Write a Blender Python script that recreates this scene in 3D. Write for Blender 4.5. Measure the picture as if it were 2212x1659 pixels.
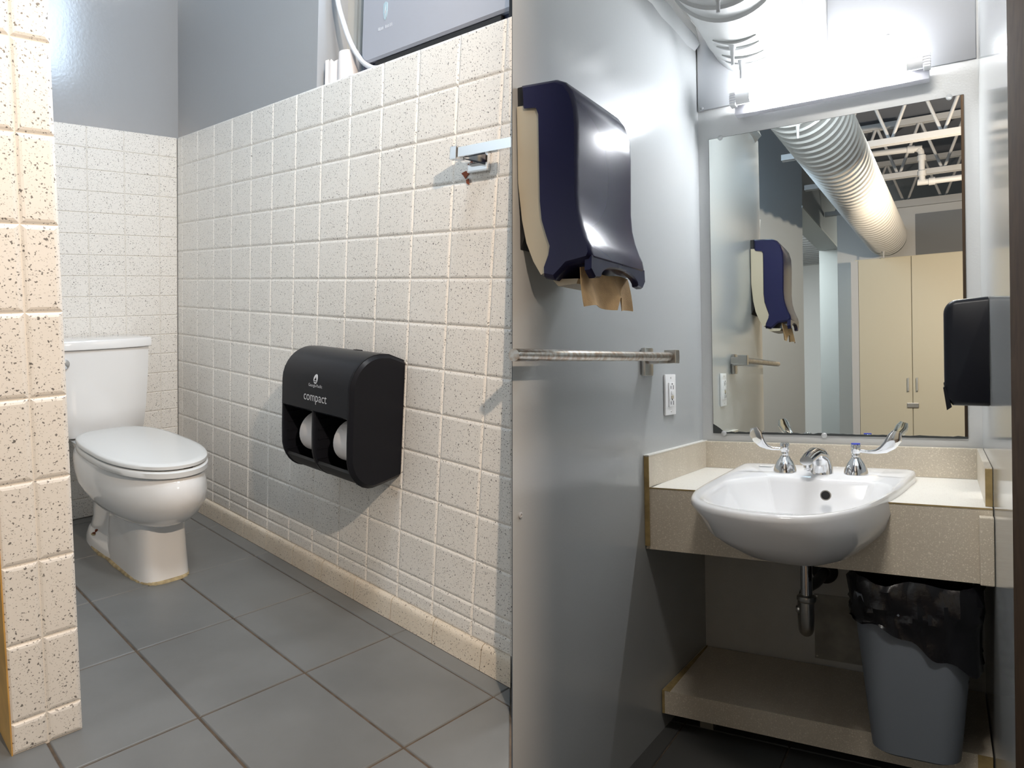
import bpy, bmesh, math, random
from mathutils import Vector, Matrix, noise
random.seed(7)
for o in list(bpy.data.objects): bpy.data.objects.remove(o, do_unlink=True)
SC = bpy.context.scene
C = SC.collection
PI = math.pi

# ------------------------------------------------------------------ camera
cam_d = bpy.data.cameras.new('camera'); cam = bpy.data.objects.new('camera', cam_d); C.objects.link(cam)
cam_d.sensor_fit = 'HORIZONTAL'; cam_d.sensor_width = 36.0
cam_d.lens = 1600.0 / 2212.0 * 36.0
cam_d.clip_start = 0.02; cam_d.clip_end = 100
right = Vector((0.8634802, 0.5040584, -0.0180854))
down = Vector((-0.0112043, -0.0166789, -0.9997981))
fwd = Vector((-0.5042582, 0.8635085, -0.0087543))
CAM = Vector((0.7406469, -2.6009247, 1.085779))
mw = Matrix.Identity(4)
for i in range(3):
    mw[i][0] = right[i]; mw[i][1] = -down[i]; mw[i][2] = -fwd[i]; mw[i][3] = CAM[i]
cam.matrix_world = mw
SC.camera = cam

# ------------------------------------------------------------------ world and lights
w = bpy.data.worlds.new('world'); SC.world = w; w.use_nodes = True
w.node_tree.nodes['Background'].inputs[0].default_value = (0.80, 0.88, 1.0, 1)
w.node_tree.nodes['Background'].inputs[1].default_value = 0.05
SC.view_settings.view_transform = 'Standard'; SC.view_settings.look = 'None'
SC.view_settings.gamma = 1; SC.view_settings.exposure = 0.0

# the stall on the left is its own room with its own axes: u along the tiled right wall
# from the far corner, v along the back wall from the same corner, h up from its floor
EU = Vector((0.958368, -0.265147, -0.105960))
EV = Vector((-0.237055, -0.968155, -0.080508))
EH = Vector((0.136992, -0.076653, 0.989507))
LO = Vector((-2.050129, -0.624481, 0.603311))
def LT(p): return LO + EU * p[0] + EV * p[1] + EH * p[2]
def RT(p): return Vector(p)
# distance along the left wall of the sink room, offset into the room, height
WD = Vector((-0.035657, -0.999364, 0)); WN = Vector((0.999364, -0.035657, 0))
def WT(p): return WD * p[0] + WN * p[1] + Vector((0, 0, p[2]))

def lamp(name, kind, loc, energy, color, **k):
    d = bpy.data.lights.new(name, kind); d.energy = energy; d.color = color
    tgt = k.pop('target', None)
    for a, b in k.items(): setattr(d, a, b)
    o = bpy.data.objects.new(name, d); C.objects.link(o); o.location = loc
    if tgt is not None: o.rotation_euler = (Vector(tgt) - Vector(loc)).to_track_quat('-Z', 'Y').to_euler()
    return o
# warm lamp of the hall behind the photographer
lamp('hall_lamp', 'POINT', LT((3.2, 0.78, 1.62)), 126, (1.0, 0.79, 0.60), shadow_soft_size=0.022)
# daylight coming in through the upper part of the stall window
lamp('window_daylight', 'AREA', LT((1.46, 0.006, 2.02)), 21, (0.62, 0.80, 1.0), shape='RECTANGLE', size=0.46, size_y=0.40, target=LT((1.30, 1.0, 2.02)))
# sky glow behind the window pane
lamp('window_sky', 'AREA', LT((1.45, -0.28, 2.1)), 5, (0.75, 0.87, 1.0), shape='RECTANGLE', size=0.4, size_y=0.4, target=LT((1.08, -0.04, 1.6)))
# strip light over the stall
lamp('stall_ceiling_light', 'AREA', LT((2.05, 0.60, 2.62)), 8.5, (0.56, 0.79, 1.0), shape='RECTANGLE', size=0.9, size_y=0.25, target=LT((1.0, 0.4, 0.5)))
# added fill light high over the sink room, for apron and bowl; no fixture
lamp('sink_fill_light', 'AREA', (0.50, -1.85, 2.96), 36, (1.0, 0.95, 0.87), shape='RECTANGLE', size=0.6, size_y=0.25, target=(0.43, -0.7, 0.6))
# added fill, hidden behind the cabinet wall, to brighten the yellow strip
lamp('yellow_strip_fill', 'AREA', (0.9, -6.9, 2.5), 25, (1.0, 0.94, 0.82), shape='RECTANGLE', size=0.8, size_y=0.3, target=(-0.25, -6.9, 1.4))
# light of the far hall seen through the opening in the mirror
lamp('far_hall_light', 'AREA', (-1.25, -5.5, 2.5), 80, (0.93, 0.97, 1.0), shape='RECTANGLE', size=0.8, size_y=1.2, target=(-1.1, -5.9, 0))

# ------------------------------------------------------------------ materials
MATS = {}
def nodes(m): return m.node_tree.nodes, m.node_tree.links
def mat(name, col, rough=0.5, metal=0.0, bump=0.0, bscale=200, var=0.0, vscale=8, spec=0.5, coat=0.0, trans=0.0, emit=0.0, vcol=None):
    if name in MATS: return MATS[name]
    m = bpy.data.materials.new(name); m.use_nodes = True
    N, L = nodes(m); b = N['Principled BSDF']
    b.inputs['Base Color'].default_value = (*col, 1); b.inputs['Roughness'].default_value = rough
    b.inputs['Metallic'].default_value = metal; b.inputs['Specular IOR Level'].default_value = spec
    b.inputs['Coat Weight'].default_value = coat
    b.inputs['Transmission Weight'].default_value = trans
    if emit:
        b.inputs['Emission Color'].default_value = (*col, 1); b.inputs['Emission Strength'].default_value = emit
    g = N.new('ShaderNodeNewGeometry')
    if var:
        n = N.new('ShaderNodeTexNoise'); n.inputs['Scale'].default_value = vscale; n.inputs['Detail'].default_value = 5
        L.new(g.outputs['Position'], n.inputs['Vector'])
        r = N.new('ShaderNodeMixRGB'); r.inputs[1].default_value = (*col, 1)
        vc = vcol if vcol else tuple(c * (1 - var) for c in col)
        r.inputs[2].default_value = (*vc, 1)
        mr = N.new('ShaderNodeMapRange'); mr.inputs[1].default_value = 0.38; mr.inputs[2].default_value = 0.68
        L.new(n.outputs['Fac'], mr.inputs[0]); L.new(mr.outputs[0], r.inputs[0]); L.new(r.outputs[0], b.inputs['Base Color'])
    if bump:
        n = N.new('ShaderNodeTexNoise'); n.inputs['Scale'].default_value = bscale; n.inputs['Detail'].default_value = 3
        L.new(g.outputs['Position'], n.inputs['Vector'])
        bp = N.new('ShaderNodeBump'); bp.inputs['Strength'].default_value = bump; bp.inputs['Distance'].default_value = 0.002
        L.new(n.outputs['Fac'], bp.inputs['Height']); L.new(bp.outputs[0], b.inputs['Normal'])
    MATS[name] = m
    return m
def speckle(name, base, base2, fleck, scale, t1=0.16, keep=0.45, rough=0.35, big=0.55):
    """ceramic tile with scattered dark flecks of two sizes"""
    m = bpy.data.materials.new(name); m.use_nodes = True
    N, L = nodes(m); b = N['Principled BSDF']; b.inputs['Roughness'].default_value = rough
    g = N.new('ShaderNodeNewGeometry')
    wn = N.new('ShaderNodeTexNoise'); wn.inputs['Scale'].default_value = scale * 1.3; wn.inputs['Detail'].default_value = 2
    L.new(g.outputs['Position'], wn.inputs['Vector'])
    sc = N.new('ShaderNodeVectorMath'); sc.operation = 'SCALE'; sc.inputs['Scale'].default_value = 1.1 / scale
    L.new(wn.outputs['Color'], sc.inputs[0])
    ad = N.new('ShaderNodeVectorMath'); ad.operation = 'ADD'; L.new(g.outputs['Position'], ad.inputs[0]); L.new(sc.outputs[0], ad.inputs[1])
    nz = N.new('ShaderNodeTexNoise'); nz.inputs['Scale'].default_value = 9; nz.inputs['Detail'].default_value = 4
    L.new(g.outputs['Position'], nz.inputs['Vector'])
    mx = N.new('ShaderNodeMixRGB'); mx.inputs[1].default_value = (*base, 1); mx.inputs[2].default_value = (*base2, 1)
    L.new(nz.outputs['Fac'], mx.inputs[0]); last = mx
    for s, t, k, st in ((scale, t1 * 1.1, keep, 0.85), (scale * big, t1 * 0.9, keep * 0.55, 0.9), (scale * 1.8, t1 * 1.25, keep, 0.45)):
        v = N.new('ShaderNodeTexVoronoi'); v.inputs['Scale'].default_value = s
        L.new(ad.outputs[0], v.inputs['Vector'])
        lt = N.new('ShaderNodeMath'); lt.operation = 'LESS_THAN'; lt.inputs[1].default_value = t; L.new(v.outputs['Distance'], lt.inputs[0])
        sp = N.new('ShaderNodeSeparateColor'); L.new(v.outputs['Color'], sp.inputs[0])
        l2 = N.new('ShaderNodeMath'); l2.operation = 'LESS_THAN'; l2.inputs[1].default_value = k; L.new(sp.outputs[0], l2.inputs[0])
        ml = N.new('ShaderNodeMath'); ml.operation = 'MULTIPLY'; L.new(lt.outputs[0], ml.inputs[0]); L.new(l2.outputs[0], ml.inputs[1])
        m2 = N.new('ShaderNodeMath'); m2.operation = 'MULTIPLY'; m2.inputs[1].default_value = st; L.new(ml.outputs[0], m2.inputs[0])
        c = N.new('ShaderNodeMixRGB'); c.inputs[2].default_value = (*fleck, 1); L.new(m2.outputs[0], c.inputs[0]); L.new(last.outputs[0], c.inputs[1]); last = c
    L.new(last.outputs[0], b.inputs['Base Color'])
    bn = N.new('ShaderNodeTexNoise'); bn.inputs['Scale'].default_value = 90; L.new(g.outputs['Position'], bn.inputs['Vector'])
    bp = N.new('ShaderNodeBump'); bp.inputs['Strength'].default_value = 0.12; bp.inputs['Distance'].default_value = 0.002
    L.new(bn.outputs['Fac'], bp.inputs['Height']); L.new(bp.outputs[0], b.inputs['Normal'])
    MATS[name] = m
    return m
M_TILE = speckle('speckled_cream_tile', (0.80, 0.785, 0.755), (0.745, 0.73, 0.70), (0.085, 0.08, 0.078), 185, t1=0.19, keep=0.85)
M_TILE2 = speckle('speckled_cream_tile_coarse', (0.80, 0.785, 0.755), (0.74, 0.725, 0.695), (0.11, 0.105, 0.10), 135, t1=0.19, keep=0.8)
M_BASE = speckle('speckled_base_tile', (0.73, 0.68, 0.60), (0.62, 0.54, 0.43), (0.10, 0.08, 0.06), 170, t1=0.19, keep=0.7)
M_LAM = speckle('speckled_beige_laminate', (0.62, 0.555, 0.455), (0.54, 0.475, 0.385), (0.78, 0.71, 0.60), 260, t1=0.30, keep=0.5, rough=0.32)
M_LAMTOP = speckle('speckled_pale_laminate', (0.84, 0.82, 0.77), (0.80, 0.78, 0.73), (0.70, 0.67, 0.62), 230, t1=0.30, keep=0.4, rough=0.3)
M_GROUT = mat('pale_grout', (0.74, 0.71, 0.66), 0.9)
M_FGROUT = mat('brown_floor_grout', (0.115, 0.085, 0.06), 0.9, var=0.5, vscale=30)
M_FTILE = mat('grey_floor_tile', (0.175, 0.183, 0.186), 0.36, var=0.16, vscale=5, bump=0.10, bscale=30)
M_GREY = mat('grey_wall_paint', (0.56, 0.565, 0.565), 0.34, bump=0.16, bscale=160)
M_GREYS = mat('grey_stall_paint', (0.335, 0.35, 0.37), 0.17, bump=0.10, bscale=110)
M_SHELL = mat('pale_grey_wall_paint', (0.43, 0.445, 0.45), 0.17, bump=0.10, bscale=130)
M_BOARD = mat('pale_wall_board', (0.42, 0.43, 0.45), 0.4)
M_ORANGE = mat('mottled_orange', (0.62, 0.36, 0.10), 0.4, var=0.25, vscale=14)  # mottled orange colour for the stub's left face
M_PORC = mat('white_porcelain', (0.79, 0.80, 0.81), 0.09, coat=0.3)
M_SEAT = mat('white_plastic_seat', (0.72, 0.74, 0.75), 0.16)
M_CAULK = mat('stained_caulk', (0.50, 0.41, 0.24), 0.8, var=0.5, vscale=45)
M_CHROME = mat('chrome', (0.82, 0.83, 0.85), 0.08, 1.0)
M_STEEL = mat('brushed_steel', (0.56, 0.55, 0.53), 0.28, 1.0)
M_OLDSTEEL = mat('rust_flecked_steel', (0.55, 0.54, 0.52), 0.3, 1.0, var=0.6, vscale=70, vcol=(0.34, 0.24, 0.17))
M_BLACK = mat('black_plastic', (0.010, 0.011, 0.015), 0.32, spec=0.14)
M_BLACKIN = mat('matt_black_plastic', (0.010, 0.010, 0.011), 0.6)
M_NAVY = mat('dark_navy_plastic', (0.017, 0.018, 0.056), 0.24, spec=0.2)
M_NAVYBODY = mat('navy_housing', (0.02, 0.03, 0.075), 0.4)
M_CREAM = mat('cream_plastic', (0.45, 0.40, 0.30), 0.45)
M_UNIT = mat('white_appliance_shell', (0.36, 0.38, 0.44), 0.35)
M_SILVER = mat('pale_silver_print', (0.80, 0.83, 0.88), 0.3, 0.6)
M_ICE = mat('pale_blue_emblem', (0.45, 0.60, 0.68), 0.3, 0.2)
M_PRINT = mat('white_print', (0.62, 0.64, 0.68), 0.5)
M_PAPER = mat('white_paper', (0.74, 0.70, 0.69), 0.9, bump=0.1, bscale=120)
M_KRAFT = mat('brown_paper_towel', (0.60, 0.39, 0.19), 0.9, bump=0.5, bscale=420, var=0.2, vscale=30)
M_CARD = mat('cardboard', (0.42, 0.33, 0.24), 0.9)
M_CABLE = mat('white_cable_sheath', (0.62, 0.64, 0.68), 0.5)
M_FRAME = mat('beige_window_frame', (0.52, 0.50, 0.46), 0.5)
M_RUST = mat('rust', (0.20, 0.05, 0.02), 0.9)
M_MIRROR = mat('mirror_glass', (0.86, 0.89, 0.865), 0.0, 1.0)
M_EDGE = mat('dark_mirror_edge', (0.03, 0.035, 0.035), 0.6)
M_WHITEP = mat('white_plastic', (0.80, 0.80, 0.81), 0.3)
M_CLEAR = mat('clear_plastic', (0.85, 0.86, 0.87), 0.15, trans=0.5)
M_LAMPBODY = mat('lamp_body_enamel', (0.62, 0.62, 0.68), 0.35)
M_TUBE = mat('fluorescent_tube', (0.94, 0.97, 1.0), 0.5, emit=200)
M_DUCT = mat('white_painted_duct', (0.52, 0.53, 0.53), 0.45)
M_SINK = mat('white_vitreous_china', (0.80, 0.80, 0.815), 0.10, coat=0.3)
M_RAWEDGE = mat('raw_yellow_edge', (0.36, 0.26, 0.11), 0.8, var=0.3, vscale=40)
M_UNDER = mat('brown_underside_wall', (0.25, 0.235, 0.20), 0.7)
M_BIN = mat('grey_bin_plastic', (0.155, 0.175, 0.205), 0.5)
M_BAG = mat('black_bin_liner', (0.006, 0.006, 0.008), 0.26, spec=0.45, bump=0.6, bscale=60)
M_PLATE = mat('galvanised_plate', (0.36, 0.35, 0.33), 0.5, 0.3, var=0.35, vscale=12)
M_DARKMETAL = mat('dark_pipe', (0.06, 0.06, 0.06), 0.4, 0.7)
M_CAB = mat('cream_cabinet_paint', (0.56, 0.53, 0.42), 0.5)
M_DECK = mat('blue_grey_roof_deck', (0.15, 0.17, 0.21), 0.8)
M_WHITEPAINT = mat('white_painted_steel', (0.52, 0.53, 0.54), 0.5)
M_BROWN = mat('dark_brown_door', (0.055, 0.032, 0.018), 0.9, var=0.3, vscale=18, spec=0.05)
M_SLATE = mat('slate_panel', (0.21, 0.225, 0.245), 0.6)
M_CORR = mat('blue_grey_corridor_paint', (0.30, 0.335, 0.36), 0.6)
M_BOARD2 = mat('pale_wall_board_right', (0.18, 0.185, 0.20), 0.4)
M_GLOSS = mat('glossy_pale_wall_paint', (0.40, 0.415, 0.42), 0.12, bump=0.05, bscale=90)
M_JAMB = mat('blue_grey_jamb', (0.38, 0.41, 0.41), 0.6)
M_FSHADE = mat('shaded_floor_tile', (0.07, 0.07, 0.068), 0.5)  # shade below the vanity is put into this tile colour
M_HALL = mat('pale_hall_paint', (0.74, 0.74, 0.72), 0.4)
M_YELLOW = mat('yellowed_paint', (0.55, 0.52, 0.40), 0.5)
M_BLUE = mat('blue_plastic', (0.03, 0.06, 0.55), 0.3)
M_DARK = mat('dark_hole', (0.012, 0.011, 0.010), 0.8)
M_GLASS = mat('window_glass', (0.8, 0.9, 1.0), 0.05)
_N, _L = nodes(M_GLASS); _t = _N.new('ShaderNodeBsdfTransparent'); _m = _N.new('ShaderNodeMixShader'); _f = _N.new('ShaderNodeFresnel')
_L.new(_f.outputs[0], _m.inputs[0]); _L.new(_t.outputs[0], _m.inputs[1]); _L.new(_N['Principled BSDF'].outputs[0], _m.inputs[2]); _L.new(_m.outputs[0], _N['Material Output'].inputs[0])

# ------------------------------------------------------------------ helpers
def tag(o, label=None, cat=None, group=None, kind=None):
    if label: o['label'] = label
    if cat: o['category'] = cat
    if group: o['group'] = group
    if kind: o['kind'] = kind
    return o
def wloc(o):
    p = Vector(o.location)
    while o.parent: o = o.parent; p += o.location
    return p
def empty(name, loc):
    o = bpy.data.objects.new(name, None); C.objects.link(o); o.location = loc; o.empty_display_size = 0.05
    return o
def mesh(name, verts, faces, m, smooth=None):
    me = bpy.data.meshes.new(name); me.from_pydata([tuple(v) for v in verts], [], faces); me.validate()
    bm = bmesh.new(); bm.from_mesh(me); bmesh.ops.recalc_face_normals(bm, faces=bm.faces); bm.to_mesh(me); bm.free()
    if m: me.materials.append(m)
    if smooth:
        me.polygons.foreach_set('use_smooth', [True] * len(me.polygons))
        me.set_sharp_from_angle(angle=math.radians(smooth))
    return me
def put(name, geo, m, parent=None, T=RT, base=None, smooth=None):
    """geo = (verts, faces) in the frame T; the object's origin is base (or its parent's origin)"""
    vs, fs = geo
    W = [T(v) for v in vs]
    if parent is not None:
        b = wloc(parent)
    elif base is not None: b = T(base)
    else:
        b = Vector((sum(v.x for v in W) / len(W), sum(v.y for v in W) / len(W), min(v.z for v in W)))
    me = mesh(name, [v - b for v in W], fs, m, smooth)
    o = bpy.data.objects.new(name, me); C.objects.link(o)
    if parent is not None: o.parent = parent
    else: o.location = b
    return o
def join(*gs):
    V, F = [], []
    for v, f in gs:
        k = len(V); V += list(v); F += [tuple(i + k for i in q) for q in f]
    return V, F
def box(a, b):
    (x0, y0, z0), (x1, y1, z1) = a, b
    v = [(x0, y0, z0), (x1, y0, z0), (x1, y1, z0), (x0, y1, z0), (x0, y0, z1), (x1, y0, z1), (x1, y1, z1), (x0, y1, z1)]
    return v, [(0, 3, 2, 1), (4, 5, 6, 7), (0, 1, 5, 4), (1, 2, 6, 5), (2, 3, 7, 6), (3, 0, 4, 7)]
def rbox(a, b, r=0.004, seg=2):
    bm = bmesh.new(); v, f = box(a, b)
    vs = [bm.verts.new(p) for p in v]
    for q in f: bm.faces.new([vs[i] for i in q])
    bmesh.ops.bevel(bm, geom=list(bm.edges), offset=r, segments=seg, profile=0.6, affect='EDGES')
    bm.verts.index_update()
    g = [tuple(p.co) for p in bm.verts], [tuple(p.index for p in fc.verts) for fc in bm.faces]
    bm.free(); return g
def hexa(p):   # 8 points ordered like box()
    return list(p), [(0, 3, 2, 1), (4, 5, 6, 7), (0, 1, 5, 4), (1, 2, 6, 5), (2, 3, 7, 6), (3, 0, 4, 7)]
def loft(rings, cap0=True, cap1=True):
    n = len(rings[0]); V = [p for r in rings for p in r]; F = []
    for k in range(len(rings) - 1):
        for i in range(n):
            j = (i + 1) % n
            F.append((k * n + i, k * n + j, (k + 1) * n + j, (k + 1) * n + i))
    if cap0: F.append(tuple(range(n))[::-1])
    if cap1: F.append(tuple((len(rings) - 1) * n + i for i in range(n)))
    return V, F
def basis(d):
    d = Vector(d).normalized(); a = Vector((0, 0, 1)) if abs(d.z) < 0.9 else Vector((1, 0, 0))
    x = d.cross(a).normalized(); return x, d.cross(x).normalized(), d
def cyl(a, b, r0, r1=None, n=20):
    r1 = r0 if r1 is None else r1; a, b = Vector(a), Vector(b); x, y, _ = basis(b - a)
    R = [[tuple(c + (x * math.cos(2 * PI * i / n) + y * math.sin(2 * PI * i / n)) * r) for i in range(n)] for c, r in ((a, r0), (b, r1))]
    return loft(R)
def rev(a, d, prof, n=28):
    """profile of (radius, distance along d) revolved about the axis through a"""
    a = Vector(a); x, y, d = basis(d)
    R = [[tuple(a + d * t + (x * math.cos(2 * PI * i / n) + y * math.sin(2 * PI * i / n)) * max(r, 1e-4)) for i in range(n)] for r, t in prof]
    return loft(R)
def tube(pts, r, n=12, rs=None):
    pts = [Vector(p) for p in pts]; R = []; px = None
    for i, p in enumerate(pts):
        d = (pts[min(i + 1, len(pts) - 1)] - pts[max(i - 1, 0)]).normalized()
        if px is None: x, y, _ = basis(d)
        else:
            x = (px - d * px.dot(d)).normalized(); y = d.cross(x)
        px = x; rr = rs[i] if rs else r
        R.append([tuple(p + (x * math.cos(2 * PI * k / n) + y * math.sin(2 * PI * k / n)) * rr) for k in range(n)])
    return loft(R)
def spline(P, k=8):
    P = [Vector(p) for p in P]; out = []
    for i in range(len(P) - 1):
        p0, p1, p2, p3 = P[max(i - 1, 0)], P[i], P[i + 1], P[min(i + 2, len(P) - 1)]
        for j in range(k):
            t = j / k
            out.append(0.5 * ((2 * p1) + (p2 - p0) * t + (2 * p0 - 5 * p1 + 4 * p2 - p3) * t * t + (3 * p1 - p0 - 3 * p2 + p3) * t ** 3))
    out.append(P[-1]); return out
def prism(poly, axis, a, b):
    """extrude a 2-D polygon along an axis from a to b; poly gives the two other coordinates in order"""
    def mk(p, t): return (t, p[0], p[1]) if axis == 0 else ((p[0], t, p[1]) if axis == 1 else (p[0], p[1], t))
    return loft([[mk(p, a) for p in poly], [mk(p, b) for p in poly]])
def rrect(cx, cy, hx, hy, r, k=5):
    P = []
    for sx, sy, a0 in ((1, 1, 0), (-1, 1, 90), (-1, -1, 180), (1, -1, 270)):
        for i in range(k + 1):
            a = math.radians(a0 + 90 * i / k)
            P.append((cx + sx * (hx - r) + r * math.cos(a), cy + sy * (hy - r) + r * math.sin(a)))
    return P
def clip(poly, n, c):   # keep n.p <= c
    out = []
    for i in range(len(poly)):
        a, b = poly[i], poly[(i + 1) % len(poly)]
        da = n[0] * a[0] + n[1] * a[1] - c; db = n[0] * b[0] + n[1] * b[1] - c
        if da <= 0: out.append(a)
        if (da < 0 < db) or (db < 0 < da):
            t = da / (da - db); out.append((a[0] + (b[0] - a[0]) * t, a[1] + (b[1] - a[1]) * t))
    return out
def inset(poly, d):
    n = len(poly); A = sum(poly[i][0] * poly[(i + 1) % n][1] - poly[(i + 1) % n][0] * poly[i][1] for i in range(n))
    if A < 0: poly = poly[::-1]
    out = []
    for i in range(n):
        p0, p1, p2 = (Vector(poly[(i + k - 1) % n]) for k in range(3))
        e1 = (p1 - p0).normalized(); e2 = (p2 - p1).normalized()
        n1 = Vector((-e1.y, e1.x)); n2 = Vector((-e2.y, e2.x)); b = (n1 + n2)
        if b.length < 1e-6: out.append(tuple(p1 + n1 * d)); continue
        b.normalize(); out.append(tuple(p1 + b * min(d / max(b.dot(n1), 0.3), d * 3)))
    return poly, out
SHARED = {}
def tile(parent, poly, T, mk, m, gap=0.0016, rise=0.005, soft=0.0035, key=None):
    """one ceramic tile with a soft raised edge; mk((a, b), depth) places a plane point in the room frame"""
    b = wloc(parent)
    cx = sum(p[0] for p in poly) / len(poly); cy = sum(p[1] for p in poly) / len(poly)
    o0 = T(mk((cx, cy), 0.0)); full = len(poly) == 4 and key is not None
    if full and key in SHARED: me = SHARED[key]
    else:
        _, p0 = inset(poly, gap); p0, p1 = inset(p0, soft); _, p2 = inset(p1, soft)
        R = [[T(mk(p, 0.0)) - o0 for p in p0], [T(mk(p, rise * 0.72)) - o0 for p in p1], [T(mk(p, rise)) - o0 for p in p2]]
        v, f = loft(R); me = mesh('tile', v, f, m)
        if full: SHARED[key] = me
    o = bpy.data.objects.new('tile', me); C.objects.link(o); o.parent = parent; o.location = o0 - b
    return o
def text(s, size, place, T, m, parent, name='lettering', depth=0.0006, shear=0):
    cu = bpy.data.curves.new(name, 'FONT'); cu.body = s; cu.size = size; cu.align_x = 'CENTER'; cu.shear = shear
    cu.resolution_u = 3
    tmp = bpy.data.objects.new('tmp_text', cu); C.objects.link(tmp)
    dg = bpy.context.evaluated_depsgraph_get(); me0 = bpy.data.meshes.new_from_object(tmp.evaluated_get(dg))
    vs = [tuple(v.co) for v in me0.vertices]; fs = [tuple(p.vertices) for p in me0.polygons]
    bpy.data.objects.remove(tmp, do_unlink=True); bpy.data.curves.remove(cu); bpy.data.meshes.remove(me0)
    return put(name, ([place(v[0], v[1]) for v in vs], fs), m, parent, T)
def struct(o): o['kind'] = 'structure'; return o

# ================================================================== STALL (left)
HT = 1.4623                   # top of the tiling
TW, TH = 0.1515, 0.110        # wall tile pitch
def ue(h, v=0.0): return 2.0178 - 0.0888 * h + 0.9935 * v      # where the stall's right wall ends

# the slab ends along the wall and then along the step down to the sink room
vs, fs = prism([(-0.1, -0.02), (ue(0, -0.02), -0.02), (2.55, (2.55 - 2.0178) / 0.9935), (2.55, 1.45), (1.6, 2.2), (-0.1, 2.2)], 2, -0.06, -0.003)
fl = struct(put('floor', (vs, fs), M_FGROUT, None, LT, (1, 1, -0.06)))
tag(fl, 'grey square floor tiles with brown joints around the toilet', 'floor')
ulines = [0.002] + [0.8506 + 0.391 * k - 0.391 * 2 for k in range(0, 7)]
vlines = [0.012, 0.0627] + [0.0627 + 0.2494 * k for k in range(1, 8)]
ulines = [u for u in ulines if u >= 0]
for i in range(len(ulines) - 1):
    for j in range(len(vlines) - 1):
        u0, u1, v0, v1 = ulines[i], ulines[i + 1], vlines[j], vlines[j + 1]
        p = clip([(u0, v0), (u1, v0), (u1, v1), (u0, v1)], (1, -0.9935), 2.0158)
        p = clip(p, (0.75, 0.95), 3.28) if len(p) >= 3 else p
        if len(p) < 3: continue
        thin = j == 0
        t = tile(fl, p, LT, lambda q, d: (q[0], q[1], -0.003 + d), M_FTILE, gap=0.0012 if thin else 0.0026, rise=0.003, soft=0.0012,
                 key=('f', round(u1 - u0, 3), round(v1 - v0, 3), thin) if len(p) == 4 and p == [(u0, v0), (u1, v0), (u1, v1), (u0, v1)] else None)

# back wall
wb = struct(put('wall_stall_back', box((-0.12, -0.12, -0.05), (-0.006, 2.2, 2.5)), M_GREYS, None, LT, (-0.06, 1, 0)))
tag(wb, 'grey painted wall above white speckled tiles behind the toilet', 'wall')
put('grout_bed', box((-0.006, 0, 0), (-0.0025, 1.3, HT - 0.004)), M_GROUT, wb, LT)
bh = HT / 19.0; bw = 0.128
for r in range(19):
    for c in range(7):
        v0 = max(0.0, 0.068 + (c - 1) * bw); v1 = 0.068 + c * bw
        tile(wb, [(v0, r * bh), (v1, r * bh), (v1, (r + 1) * bh), (v0, (r + 1) * bh)], LT, lambda q, d: (-0.0025 + d, q[0], q[1]), M_TILE,
             gap=0.0006, rise=0.0030, soft=0.0014, key=('b', round(v1 - v0, 4)))

# right wall: tiled below, painted above, with the window opening nearer the camera
def wedge(h0, h1, va, vb, u0=-0.1):
    return hexa([(u0, vb, h0), (ue(h0, vb), vb, h0), (ue(h0, va), va, h0), (u0, va, h0),
                 (u0, vb, h1), (ue(h1, vb), vb, h1), (ue(h1, va), va, h1), (u0, va, h1)])
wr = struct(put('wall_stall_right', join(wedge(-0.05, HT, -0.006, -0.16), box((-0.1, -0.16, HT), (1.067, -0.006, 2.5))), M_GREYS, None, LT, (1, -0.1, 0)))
tag(wr, 'speckled cream tiled wall with the black tissue dispenser', 'wall')
g = wedge(0.0, HT - 0.004, -0.0025, -0.006, 0.0); put('grout_bed', g, M_GROUT, wr, LT)
endn = (1.0, 0.0888)
H12 = HT - 12 * TH
rows = [(H12 + TH * k, H12 + TH * (k + 1)) for k in range(12)] + [(0.062, 0.102), (0.102, H12)]
cols = [0.0, 0.0538] + [0.0538 + TW * k for k in range(1, 14)]
for (h0, h1) in rows:
    for c in range(len(cols) - 1):
        u0, u1 = cols[c], cols[c + 1]
        p = clip([(u0, h0), (u1, h0), (u1, h1), (u0, h1)], endn, 2.0168)
        if len(p) < 3: continue
        whole = len(p) == 4 and u1 + 0.0888 * h1 < 2.0
        tile(wr, p, LT, lambda q, d: (q[0], -0.0025 + d, q[1]), M_TILE, gap=0.0007, rise=0.0030, soft=0.0032,
             key=('r', round(u1 - u0, 4), round(h1 - h0, 4)) if whole else None)
# rounded tops of the uppermost row and the cove base
def base_prof(o): return [(-0.0025, 0.0), (0.014 + o, 0.0), (0.0125 + o, 0.018), (0.0115 + o, 0.046), (0.010 + o, 0.054), (0.0065 + o, 0.0600), (0.001, 0.0622), (-0.0025, 0.0622)]
bl = 0.182
for k in range(12):
    u0 = 0.02 + k * bl - 0.1; u1 = u0 + bl; u0 = max(u0, 0.0)
    e = [min(u1, 2.0150 - 0.0888 * p[1] + 0.99 * p[0]) for p in base_prof(0)]
    if u0 > 1.99: continue
    R = [[(u0 + 0.0012, p[0], p[1]) for p in base_prof(0)], [(x - 0.0012, p[0], p[1]) for x, p in zip(e, base_prof(0))]]
    put('base_tile', loft(R), M_BASE, wr, LT, smooth=60)

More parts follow.
